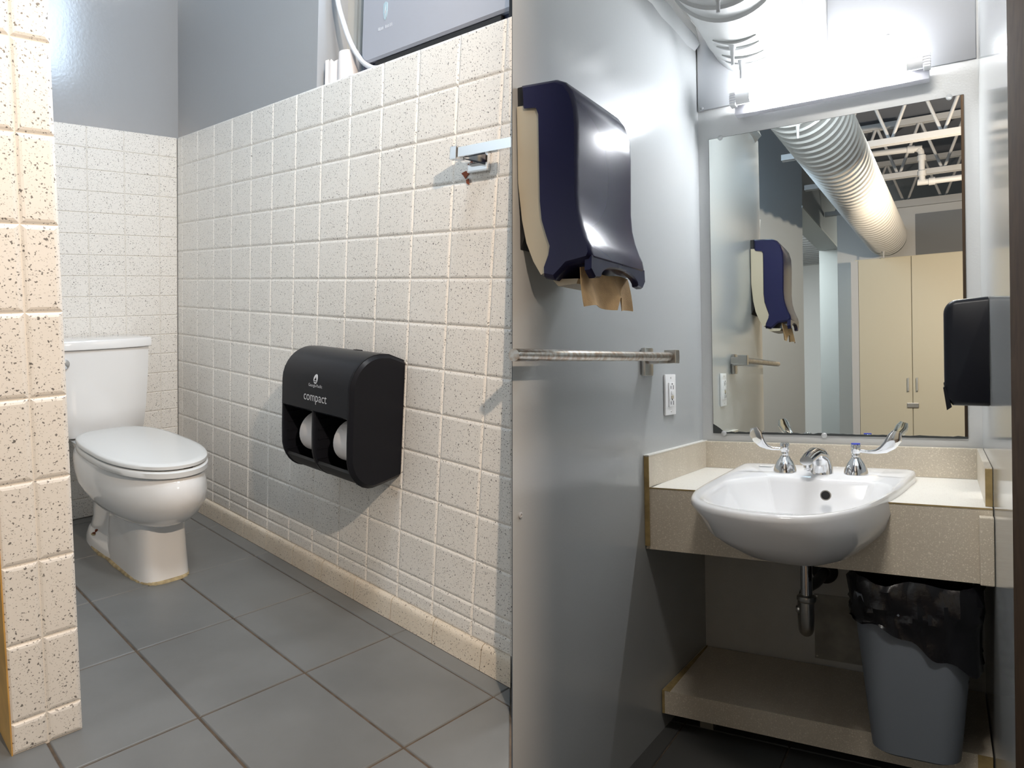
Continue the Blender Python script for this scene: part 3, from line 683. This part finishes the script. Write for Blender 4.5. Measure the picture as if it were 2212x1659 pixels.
for i in range(len(edge)): a, b = edge[i], edge[(i + 1) % len(edge)]; fs.append((a, b, b + n0, a + n0))
pt = put('paper_towel', (vs, fs), M_KRAFT, None, WT, (1.1, 0.15, 1.22), smooth=60)
tag(pt, 'crumpled brown paper towel hanging out of the dark dispenser', 'paper towel')

# ---- steel towel bar
SB = empty('towel_bar', WT((0.60, 0.03, 1.09))); tag(SB, 'rust-flecked round steel towel bar below the towel dispenser', 'towel bar')
put('rail', cyl((0.470, 0.058, 1.139), (1.340, 0.058, 1.1300), 0.0125, n=20), M_OLDSTEEL, SB, WT, smooth=60)
put('end_block', rbox((0.440, 0.040, 1.119), (0.474, 0.076, 1.159), 0.002), M_STEEL, SB, WT)
put('arm', rbox((0.445, 0.010, 1.124), (0.492, 0.045, 1.152), 0.003), M_STEEL, SB, WT)
put('wall_plate', rbox((0.495, 0.001, 1.083), (0.560, 0.016, 1.166), 0.006), M_STEEL, SB, WT, smooth=50)
put('post', rbox((0.470, 0.008, 1.118), (0.545, 0.052, 1.150), 0.006), M_STEEL, SB, WT, smooth=50)

# ---- power outlet
OU = empty('power_outlet', WT((0.333, 0, 0.96))); tag(OU, 'white double power outlet on the pale wall near the mirror', 'outlet')
put('plate', rbox((0.287, 0.0005, 0.959), (0.379, 0.0075, 1.087), 0.003), M_WHITEP, OU, WT, smooth=40)
fc = put('socket_face', rbox((0.307, 0.006, 0.985), (0.357, 0.0115, 1.061), 0.002), M_WHITEP, OU, WT, smooth=40)
for zc in (1.046, 0.997):
    for a, b, h in ((0.342, 0.345, 0.010), (0.321, 0.324, 0.013)):
        put('slot', box((a, 0.011, zc - h / 2), (b, 0.0122, zc + h / 2)), M_DARK, fc, WT)
    put('ground_hole', cyl((0.332, 0.011, zc + 0.0105), (0.332, 0.0122, zc + 0.0105), 0.0028, n=10), M_DARK, fc, WT)
put('button', rbox((0.322, 0.010, 1.024), (0.342, 0.0135, 1.034), 0.001), M_WHITEP, fc, WT); put('button', rbox((0.322, 0.010, 1.010), (0.342, 0.0135, 1.020), 0.001), M_CREAM, fc, WT)
for z in (0.970, 1.076): put('screw', rev((0.333, 0.0072, z), (1, 0, 0) if False else (0, 1, 0), [(0.004, 0), (0.003, 0.0012), (0.0, 0.0014)], 10), M_STEEL, OU, WT)
an = put('wall_plug', rev((1.235, 0.0002, 0.792), (0, 1, 0), [(0.006, 0), (0.007, 0.003), (0.004, 0.004), (0.003, 0.001)], 12), M_BOARD, None, WT)
tag(an, 'small painted wall plug low on the pale wall', 'wall plug')

# ---- vanity counter
CT, CB, YF = 0.7584, 0.5787, -0.5375
VC = empty('vanity_counter', (0.42, -0.27, CB)); tag(VC, 'speckled beige laminate vanity counter with deep apron', 'counter')
top = [(0.0, -0.001), (0.0, YF), (0.183, YF), (0.183, -0.13), (0.640, -0.13), (0.604, YF), (XR - 0.002, YF), (XR - 0.002, -0.001)]
top = [(max(x, 0.001 - 0.0357 * -y), y) if x < 0.01 else (x, y) for x, y in top]
put('top', prism(top, 2, CT - 0.022, CT), M_LAMTOP, VC, RT)
ap = [(-0.017, CB), (XR - 0.002, CB), (XR - 0.002, CT - 0.001), (0.602, CT - 0.001), (0.572, 0.70), (0.53, 0.652), (0.45, 0.615), (0.30, 0.615), (0.225, 0.655), (0.190, 0.70), (0.168, CT - 0.001), (-0.017, CT - 0.001)]
put('apron', prism(ap, 1, YF - 0.004, YF + 0.018), M_LAM, VC, RT)
put('edge_strip', box((-0.017, YF - 0.005, CT - 0.003), (0.165, YF - 0.0035, CT + 0.0005)), M_RAWEDGE, VC, RT)
put('edge_strip', box((0.606, YF - 0.005, CT - 0.003), (XR - 0.002, YF - 0.0035, CT + 0.0005)), M_RAWEDGE, VC, RT)
put('back_splash', rbox((0.012, -0.0165, CT), (XR - 0.012, -0.0005, 0.8505), 0.0025), M_LAM, VC, RT)
sl = [(0.003, 0.001), (0.003, 0.0156), (0.545, 0.0156), (0.545, 0.001)]
put('side_splash', prism([(a, b) for a, b in sl], 2, CT + 0.0005, 0.8505), M_LAM, VC, WT)
put('side_splash_cap', prism([(0.003, 0.0), (0.003, 0.0165), (0.548, 0.0165), (0.548, 0.0)], 2, 0.8505, 0.8535), M_LAMTOP, VC, WT)
put('side_splash_edge', box((0.545, 0.001, CB + 0.01), (0.5475, 0.0156, 0.848)), M_RAWEDGE, VC, WT)
put('side_splash', box((XR - 0.0156, -0.515, CT + 0.0005), (XR - 0.001, -0.001, 0.8505)), M_LAM, VC, RT)
put('side_splash_edge', box((XR - 0.0156, -0.5175, CT + 0.0005), (XR - 0.001, -0.515, 0.848)), M_RAWEDGE, VC, RT)
put('return_panel', rbox((XR - 0.030, -0.575, CB + 0.004), (XR - 0.001, -0.5445, 0.742), 0.003), M_LAM, VC, RT)

# ---- sink
SK = empty('sink', (0.42, -0.5, 0.61)); tag(SK, 'white semi-recessed china sink set in the beige counter', 'sink')
def out(n=72):
    """plan outline of the basin: straight back edge, long round front"""
    K = [(0.163, -0.075), (0.157, -0.11), (0.153, -0.30), (0.150, -0.50), (0.156, -0.65), (0.190, -0.765), (0.262, -0.845), (0.365, -0.886), (0.468, -0.876), (0.535, -0.800),
         (0.580, -0.700), (0.617, -0.540), (0.638, -0.400), (0.655, -0.220), (0.664, -0.11), (0.658, -0.075)]
    P = [(p.x, p.y) for p in spline([(a, b, 0) for a, b in K], 4)]
    P += [(0.650 - 0.47 * i / 8, -0.062) for i in range(9)]
    return P
OUT = out(); SCX, SCY = 0.425, -0.47
def rimz(y): return 0.786 + 0.020 * (y + 0.06) / 0.85
def sring(s, dz, cy=SCY, sy=None, add=0.0):
    sy = s if sy is None else sy
    return [(SCX + (x - SCX) * s, cy + (y - SCY) * sy, rimz(y) * (1.0) + dz) for x, y in OUT]
def sring2(s, z, cy):   # lower rings flatten toward one height
    return [(SCX + 0.012 + (x - SCX) * s, cy + (y - SCY) * s, z[0] * rimz(y) + z[1]) for x, y in OUT]
def inner(s, z, flat=1.0, k=0.0):
    """basin opening: the outline drawn in, with the deck left free at the back"""
    R = []
    for x, y in OUT:
        px = SCX + (x - SCX) * 0.86; t = (y + 0.062) / (-0.886 + 0.062); py = -0.315 - t * (0.835 - 0.315)
        if t < 0.25: px = SCX + (px - SCX) * (1 - 0.35 * (1 - t / 0.25) ** 2 * (abs(x - SCX) / 0.25) ** 3)
        px = 0.43 + (px - 0.43) * s; py = -0.585 + (py + 0.585) * s
        R.append((px, py, rimz(py) * flat + z))
    return R
rings = [inner(0.02, 0.640, 0), inner(0.35, 0.642, 0), inner(0.62, 0.658, 0), inner(0.80, 0.692, 0), inner(0.92, 0.738, 0), inner(0.975, -0.016), inner(1.0, -0.006), inner(1.03, -0.001)]
rings += [sring(0.955, 0.001), sring(0.985, 0.0005), sring(1.0, -0.006), sring(1.0, -0.016), sring2(0.965, (1, -0.045), SCY), sring2(0.90, (0.8, 0.070), SCY - 0.004), sring2(0.79, (0.6, 0.198), SCY - 0.012),
          sring2(0.63, (0.3, 0.402), SCY - 0.03), sring2(0.42, (0.1, 0.540), SCY - 0.06), sring2(0.16, (0, 0.606), SCY - 0.08)]
put('basin', loft(rings), M_SINK, SK, RT, smooth=60)
put('overflow_ring', rev((0.452, -0.388, 0.742), (0.0, -0.9, 0.25), [(0.011, 0), (0.0145, 0.002), (0.0145, 0.004), (0.011, 0.004)], 22), M_STEEL, SK, RT, smooth=40)
put('overflow_hole', rev((0.452, -0.388, 0.742), (0.0, -0.9, 0.25), [(0.0115, 0), (0.0115, 0.0048), (0.0, 0.0049)], 22), M_DARK, SK, RT)
put('drain', rev((0.43, -0.585, 0.640), (0, 0, 1), [(0.026, 0), (0.026, 0.003), (0.018, 0.004), (0.0, 0.002)], 22), M_CHROME, SK, RT, smooth=40)
st = put('sticker', box((0.222, -0.150, 0.7862), (0.262, -0.120, 0.7867)), M_WHITEP, SK, RT)

# ---- faucet
FA = empty('faucet', (0.415, -0.23, 0.782)); tag(FA, 'chrome widespread faucet with two blade handles on the sink deck', 'faucet')
def handle(cx, cy, side):
    z = 0.7815
    h = put('handle_base', rev((cx, cy, z), (0, 0, 1), [(0.034, 0), (0.034, 0.004), (0.031, 0.016), (0.024, 0.032), (0.015, 0.045), (0.013, 0.049), (0.012, 0.053), (0.0135, 0.056), (0.012, 0.060), (0.012, 0.064), (0.0135, 0.066), (0.0135, 0.086), (0.012, 0.089), (0.0, 0.0895)], 32), M_CHROME, FA, RT, smooth=50)
    if side > 0: put('index_button', rev((cx, cy, z + 0.089), (0, 0, 1), [(0.0125, 0), (0.0125, 0.003), (0.0, 0.004)], 20), M_BLUE, h, RT, smooth=40)
    # blade: narrow neck then wide upturned paddle
    if side > 0: P = [(0.010, 0, 0.070), (0.035, -0.005, 0.068), (0.055, -0.01, 0.070), (0.075, -0.015, 0.078), (0.092, -0.02, 0.093), (0.104, -0.022, 0.112), (0.110, -0.022, 0.130)]; side_dir = 1
    else: P = [(-0.010, 0, 0.071), (-0.035, -0.004, 0.071), (-0.050, -0.007, 0.075), (-0.064, -0.01, 0.084), (-0.076, -0.012, 0.100), (-0.084, -0.012, 0.117), (-0.089, -0.012, 0.135)]
    W = [0.005, 0.005, 0.007, 0.013, 0.018, 0.020, 0.012]; TK = [0.005, 0.0045, 0.004, 0.0035, 0.003, 0.003, 0.0025]
    P = [Vector(p) + Vector((cx, cy, z)) for p in P]; R = []
    for i, p in enumerate(P):
        d = (P[min(i + 1, 6)] - P[max(i - 1, 0)]).normalized(); wv = d.cross(Vector((0.15, 1, 0.25))).normalized(); nv_ = d.cross(wv)
        R.append([tuple(p + wv * W[i] * math.cos(2 * PI * k / 14) + nv_ * TK[i] * math.sin(2 * PI * k / 14)) for k in range(14)])
    put('lever', loft(R), M_CHROME, h, RT, smooth=60)
handle(0.316, -0.225, -1); handle(0.512, -0.205, 1)
sp = put('spout', loft([[tuple(c) for c in r] for r in (lambda: [
    [Vector((0.418, -0.215, 0.7815)) + Vector((0.034 * math.cos(a), 0.034 * math.sin(a), 0)) for a in [2 * PI * k / 24 for k in range(24)]],
    [Vector((0.418, -0.215, 0.806)) + Vector((0.032 * math.cos(a), 0.032 * math.sin(a), 0)) for a in [2 * PI * k / 24 for k in range(24)]],
    [Vector((0.417, -0.222, 0.828)) + Vector((0.029 * math.cos(a), 0.030 * math.sin(a), 0.008 * math.sin(a))) for a in [2 * PI * k / 24 for k in range(24)]],
    [Vector((0.413, -0.240, 0.842)) + Vector((0.024 * math.cos(a), 0.023 * math.sin(a), 0.016 * math.sin(a))) for a in [2 * PI * k / 24 for k in range(24)]],
    [Vector((0.406, -0.275, 0.846)) + Vector((0.021 * math.cos(a), 0.010 * math.sin(a), 0.017 * math.sin(a))) for a in [2 * PI * k / 24 for k in range(24)]],
    [Vector((0.400, -0.320, 0.838)) + Vector((0.020 * math.cos(a), 0.004 * math.sin(a), 0.016 * math.sin(a))) for a in [2 * PI * k / 24 for k in range(24)]],
    [Vector((0.397, -0.352, 0.832)) + Vector((0.018 * math.cos(a), 0.0, 0.013 * math.sin(a))) for a in [2 * PI * k / 24 for k in range(24)]]])()]), M_CHROME, FA, RT, smooth=60)
put('aerator', rev((0.399, -0.334, 0.833), (0, 0, -1), [(0.013, 0), (0.013, 0.022), (0.011, 0.024), (0.011, 0.028), (0.006, 0.030), (0.0, 0.033)], 20), M_CHROME, sp, RT, smooth=40)

# ---- drain trap
TR = empty('drain_trap', (0.39, -0.3, 0.33)); tag(TR, 'chrome drain trap hanging below the sink', 'pipe')
tx, ty = 0.392, -0.35
put('tail_pipe', cyl((tx, ty, 0.604), (tx, ty, 0.42), 0.0165, n=20), M_CHROME, TR, RT, smooth=60)
put('slip_nut', rev((tx, ty, 0.448), (0, 0, -1), [(0.018, 0), (0.026, 0.004), (0.027, 0.014), (0.024, 0.020), (0.020, 0.022)], 18), M_STEEL, TR, RT, smooth=40)
bend = [(tx, ty, 0.430)] + [(tx - 0.010 * (1 - math.cos(a)), ty + 0.045 - 0.045 * math.cos(a), 0.380 - 0.045 * math.sin(a)) for a in [PI * k / 10 for k in range(11)]] + [(tx - 0.018, ty + 0.09, 0.42)]
put('trap_bend', tube(bend, 0.0205, 16), M_STEEL, TR, RT, smooth=60)
put('cleanout_plug', rev((tx - 0.004, ty + 0.03, 0.342), (0, 0, -1), [(0.015, 0), (0.015, 0.012), (0.012, 0.016), (0.0, 0.017)], 12), M_STEEL, TR, RT)
put('side_nut', rev((tx - 0.016, ty + 0.03, 0.395), (-1, 0, 0), [(0.012, 0), (0.012, 0.012), (0.009, 0.018), (0.0, 0.019)], 12), M_STEEL, TR, RT)
put('waste_arm', tube(spline([(tx - 0.018, ty + 0.09, 0.40), (tx - 0.018, ty + 0.09, 0.425), (tx - 0.012, ty + 0.12, 0.438), (tx + 0.0, ty + 0.2, 0.436), (tx + 0.004, -0.02, 0.434)], 5), 0.0165, 14), M_DARKMETAL, TR, RT, smooth=60)
put('wall_flange', rev((tx + 0.004, -0.002, 0.434), (0, -1, 0), [(0.040, 0), (0.040, 0.004), (0.022, 0.016), (0.018, 0.018)], 24), M_DARKMETAL, TR, RT, smooth=40)
# ---- access plate
AP = empty('access_plate', (0.42, -0.004, 0.144)); tag(AP, 'grey metal access plate screwed to the wall under the sink', 'access panel')
put('plate', rbox((0.362, -0.0045, 0.144), (0.545, -0.0008, 0.356), 0.001), M_PLATE, AP, RT)
for x, z in ((0.370, 0.349), (0.368, 0.152), (0.537, 0.349), (0.537, 0.152)): put('screw', rev((x, -0.0045, z), (0, -1, 0), [(0.004, 0), (0.003, 0.0015), (0.0, 0.002)], 10), M_STEEL, AP, RT)

# ---- low shelf
SH = empty('low_shelf', (0.42, -0.22, 0.056)); tag(SH, 'speckled beige laminate shelf low under the vanity', 'shelf')
put('board', prism([(0.0, -0.012), (-0.0130, -0.4377), (XR - 0.003, -0.4377), (XR - 0.003, -0.012)], 2, 0.0562, 0.1257), M_LAM, SH, RT)
put('edge_strip', prism([(0.004, 0.002), (0.010, -0.02), (0.012, -0.4385), (-0.0125, -0.4385)], 2, 0.1255, 0.1262), M_RAWEDGE, SH, RT)
put('edge_strip', box((-0.0128, -0.4387, 0.0565), (-0.005, -0.4375, 0.1257)), M_RAWEDGE, SH, RT)
put('edge_strip', box((XR - 0.035, -0.4390, 0.0565), (XR - 0.003, -0.4375, 0.1257)), M_RAWEDGE, SH, RT)
for x in (0.08, 0.72): put('foot_block', box((x, -0.36, 0.0), (x + 0.04, -0.04, 0.0562)), M_UNDER, SH, RT)

# ---- waste bin and its liner
WB = empty('waste_bin', (0.68, -0.40, 0.127)); tag(WB, 'grey plastic wastebasket standing on the low shelf', 'waste bin')
BX, BY, BZ = 0.668, -0.400, 0.1275
def bring(t, ins=0.0): return [(x, y, BZ + 0.40 * t) for x, y in rrect(BX - 0.003 * t, BY - 0.004 * t, 0.098 + 0.038 * t - ins, 0.152 + 0.018 * t - ins, 0.055, 6)]
put('body', loft([[(x, y, BZ) for x, y in rrect(BX, BY, 0.090, 0.144, 0.05, 6)], bring(0.015), bring(0.1), bring(0.35), bring(0.7), bring(1.0), bring(1.0, 0.003), bring(0.6, 0.003), bring(0.03, 0.003)]), M_BIN, WB, RT, smooth=50)
def resample(P, n):
    P = [Vector(p) for p in P]; Q = P + [P[0]]; L_ = [0.0]
    for a, b in zip(Q, Q[1:]): L_.append(L_[-1] + (b - a).length)
    out_ = []; k = 0
    for i in range(n):
        t_ = L_[-1] * i / n
        while L_[k + 1] < t_: k += 1
        f_ = (t_ - L_[k]) / max(L_[k + 1] - L_[k], 1e-9); out_.append(Q[k].lerp(Q[k + 1], f_))
    return out_
bagR = []; NB = 110
prof_b = [(0.50, -0.012, 0, 0), (0.93, -0.010, 0.002, 0), (1.02, -0.006, 0.008, 0.02), (1.04, 0.004, 0.010, 0.024), (1.02, 0.012, 0.012, 0.018), (0.97, 0.014, 0.014, 0.010),
          (0.93, 0.013, 0.014, 0), (0.90, 0.012, 0.013, 0), (0.87, 0.012, 0.012, 0), (0.84, 0.012, 0.010, 0), (None, 0.012, 0.008, 0), ('hem', 0.016, 0.010, 0)]
for t, o, amp, lift in prof_b:
    r = []
    for i, p in enumerate(resample(rrect(BX, BY, 0.134 + o, 0.168 + o, 0.055 + o, 8), NB)):
        ang_ = math.atan2(p.y - BY, p.x - BX); fr_ = max(0.0, math.cos(ang_ + 0.55))      # the liner hangs lowest toward the near right corner
        low = 0.83 - 0.26 * fr_ ** 1.5 + 0.014 * math.sin(i * 0.8) + 0.012 * noise.noise(Vector((i * 0.23, 5, 0)))
        bt_ = low if t == 'hem' else ((0.84 + low) / 2 if t is None else t)
        sh_ = 1 - 0.10 * max(0.0, 1 - bt_)
        q = Vector((p.x * 26, p.y * 26, bt_ * 14 + p.x * 10))
        dd = noise.noise(q) * amp + noise.noise(q * 2.6) * amp * 0.7
        c_ = Vector((p.x - BX, p.y - BY)).normalized()
        x_p, y_p = BX + (p.x - BX) * sh_ + c_.x * dd, BY + (p.y - BY) * sh_ + c_.y * dd
        z_ = BZ + 0.40 * bt_ + lift * (1 + noise.noise(Vector((p.x * 14, p.y * 14, 1))))
        r.append((min(x_p, XR - 0.004), y_p, min(z_, CB - 0.006)))
    bagR.append(r)
bg = put('bin_liner', loft(bagR, True, False), M_BAG, None, RT, (BX, BY, BZ + 0.2), smooth=35)
tag(bg, 'black plastic liner folded over the rim of the grey wastebasket', 'bin liner')

# ---- soap dispenser on the right wall
SD = empty('soap_dispenser', (0.79, -0.39, 0.99)); tag(SD, 'black wall soap dispenser beside the right side of the mirror', 'dispenser')
def sprof(i):
    P = [(XR - 0.0015, 1.264 - i), (0.800, 1.262 - i)]
    for k in range(9):
        a = PI / 2 * k / 8; P.append((0.770 - (0.030 - i) * math.sin(a), 1.226 + (0.034 - i) * math.cos(a)))
    return P + [(0.740 + i, 1.07), (0.741 + i, 1.020), (0.758, 0.996 + i), (XR - 0.0015, 0.994 + i)]
put('body', loft([[(p[0], y, p[1]) for p in sprof(i)] for y, i in ((-0.452, 0.012), (-0.446, 0.003), (-0.440, 0.0), (-0.336, 0.0), (-0.330, 0.006))]), M_BLACK, SD, RT, smooth=40)
put('push_bar', loft([[(0.7375, y, 1.040), (0.742, y, 1.045), (0.756, y, 0.992), (0.745, y, 0.984)] for y in (-0.448, -0.334)]), M_BLACK, SD, RT)

# ================================================================== behind the camera, seen in the mirror
wh = struct(put('wall_hall', join(hexa([(-0.60, -3.01, -0.05), (-0.25, -3.87, -0.05), (-0.33, -3.87, -0.05), (-0.68, -3.04, -0.05), (-0.60, -3.01, ZC), (-0.25, -3.87, ZC), (-0.33, -3.87, ZC), (-0.68, -3.04, ZC)]), box((-0.33, -6.26, 2.45), (-0.25, -3.87, ZC)), box((-0.33, -9.0, -0.05), (-0.25, -6.26, ZC))), M_CORR, None, RT, (-0.29, -4, 0)))
tag(wh, 'pale grey corridor wall with an opening, seen in the mirror', 'wall')
t3 = struct(put('trim_3', join(box((-0.445, -6.30, 0.0), (-0.244, -6.25, 2.44)), box((-0.445, -6.30, 2.43), (-0.244, -3.86, 2.449))), M_JAMB, None, RT))
tag(t3, 'blue-grey jamb of the corridor opening, seen in the mirror', 'door jamb')
wy = struct(put('wall_yellow', box((-0.25, -7.6, 0.0), (-0.236, -6.32, 2.3)), M_YELLOW, None, RT))
tag(wy, 'yellowed strip of wall beyond the opening, seen in the mirror', 'wall')
wf = struct(put('wall_far', join(box((-2.2, -8.6, -0.05), (1.6, -8.5, ZC)), box((-2.2, -8.5, -0.05), (-2.1, -3.0, ZC))), M_HALL, None, RT, (-0.5, -8.55, 0)))
tag(wf, 'white wall of the bright hall, seen through the opening in the mirror', 'wall')
cl = struct(put('ceiling', box((-2.1, -8.5, 2.62), (-0.45, -4.6, 2.66)), M_HALL, None, RT)); tag(cl, 'slatted ceiling of the bright hall, seen in the mirror', 'ceiling')
for k in range(24): put('slat', box((-2.1, -8.4 + k * 0.16, 2.58), (-0.46, -8.33 + k * 0.16, 2.62)), M_WHITEPAINT, cl, RT)
wc = struct(put('wall_cabinet', box((-0.12, -5.10, -0.05), (2.2, -5.02, 2.56)), M_GREY, None, RT, (1, -5.06, 0))); tag(wc, 'grey wall above the tall cabinet, seen in the mirror', 'wall')
sp_ = tag(put('wall_panel', rbox((0.530, -5.02, 2.05), (1.6, -5.012, 2.49), 0.002), M_SLATE, None, RT), 'slate grey panel on the wall above the cabinet, seen in the mirror', 'panel')
KB = empty('storage_cabinet', (0.62, -4.7, 0.0)); tag(KB, 'tall cream two-door cabinet reflected in the mirror', 'cabinet')
put('body', box((0.085, -5.012, 0.0), (1.40, -4.42, 2.04)), M_CAB, KB, RT)
put('side_frame', box((0.056, -4.425, 0.0), (0.112, -4.398, 2.03)), M_WHITEPAINT, KB, RT)
for x0, x1, hx in ((0.114, 0.509, 0.480), (0.515, 0.915, 0.545)):
    dr = put('door', rbox((x0, -4.42, 0.06), (x1, -4.40, 2.033), 0.002), M_CAB, KB, RT)
    put('handle', join(box((hx - 0.006, -4.402, 0.915), (hx + 0.006, -4.375, 0.930)), box((hx - 0.006, -4.402, 1.010), (hx + 0.006, -4.375, 1.025)), box((hx - 0.006, -4.380, 0.915), (hx + 0.006, -4.372, 1.025))), M_STEEL, dr, RT)
put('door', rbox((0.921, -4.42, 0.06), (1.38, -4.40, 2.033), 0.002), M_CAB, KB, RT)
put('hasp_lock', rbox((0.470, -4.399, 0.775), (0.556, -4.385, 0.815), 0.003), M_STEEL, KB, RT)
# joists
for y in (-2.95, -3.95, -5.15):
    J = empty('roof_joist', (0.9, y, 2.58))
    tag(J, {-2.95: 'white open-web steel joist nearest the mirror, reflected above the duct', -3.95: 'white open-web steel joist over the cabinet wall, reflected', -5.15: 'farthest white open-web steel joist reflected in the mirror'}[y], 'joist', 'open-web roof joists')
    for dy in (-0.028, 0.012): 
        put('bottom_chord', box((-0.24, y + dy, 2.585), (2.4, y + dy + 0.016, 2.625)), M_WHITEPAINT, J, RT)
        put('top_chord', box((-0.24, y + dy, 2.985), (2.4, y + dy + 0.016, 3.03)), M_WHITEPAINT, J, RT)
    for k in range(9):
        x = -0.15 + k * 0.30
        for a, b in ((x, x + 0.15), (x + 0.30, x + 0.15)): put('web_rod', cyl((a, y, 2.60), (b, y, 3.01), 0.011, n=8), M_WHITEPAINT, J, RT)
PP = tag(put('drop_pipe', join(tube(spline([(-0.1, -3.45, 2.685), (0.56, -3.45, 2.665), (0.60, -3.45, 2.655), (0.616, -3.45, 2.62), (0.618, -3.45, 2.46), (0.632, -3.45, 2.430), (0.67, -3.45, 2.420), (1.6, -3.45, 2.420)], 6), 0.021, 14),
     cyl((0.53, -3.45, 2.667), (0.575, -3.45, 2.663), 0.027), cyl((0.617, -3.45, 2.61), (0.618, -3.45, 2.575), 0.028), cyl((0.618, -3.45, 2.50), (0.618, -3.45, 2.465), 0.028), cyl((0.66, -3.45, 2.42), (0.70, -3.45, 2.42), 0.027)), M_WHITEPAINT, None, RT, smooth=50), 'white pipe stepping down below the joists, reflected in the mirror', 'pipe')
beam_ = tag(put('ceiling_beam', box((-0.1, -5.12, 2.562), (2.2, -5.0, 2.625)), M_WHITEPAINT, None, RT), 'pale beam capping the cabinet wall, reflected', 'beam')
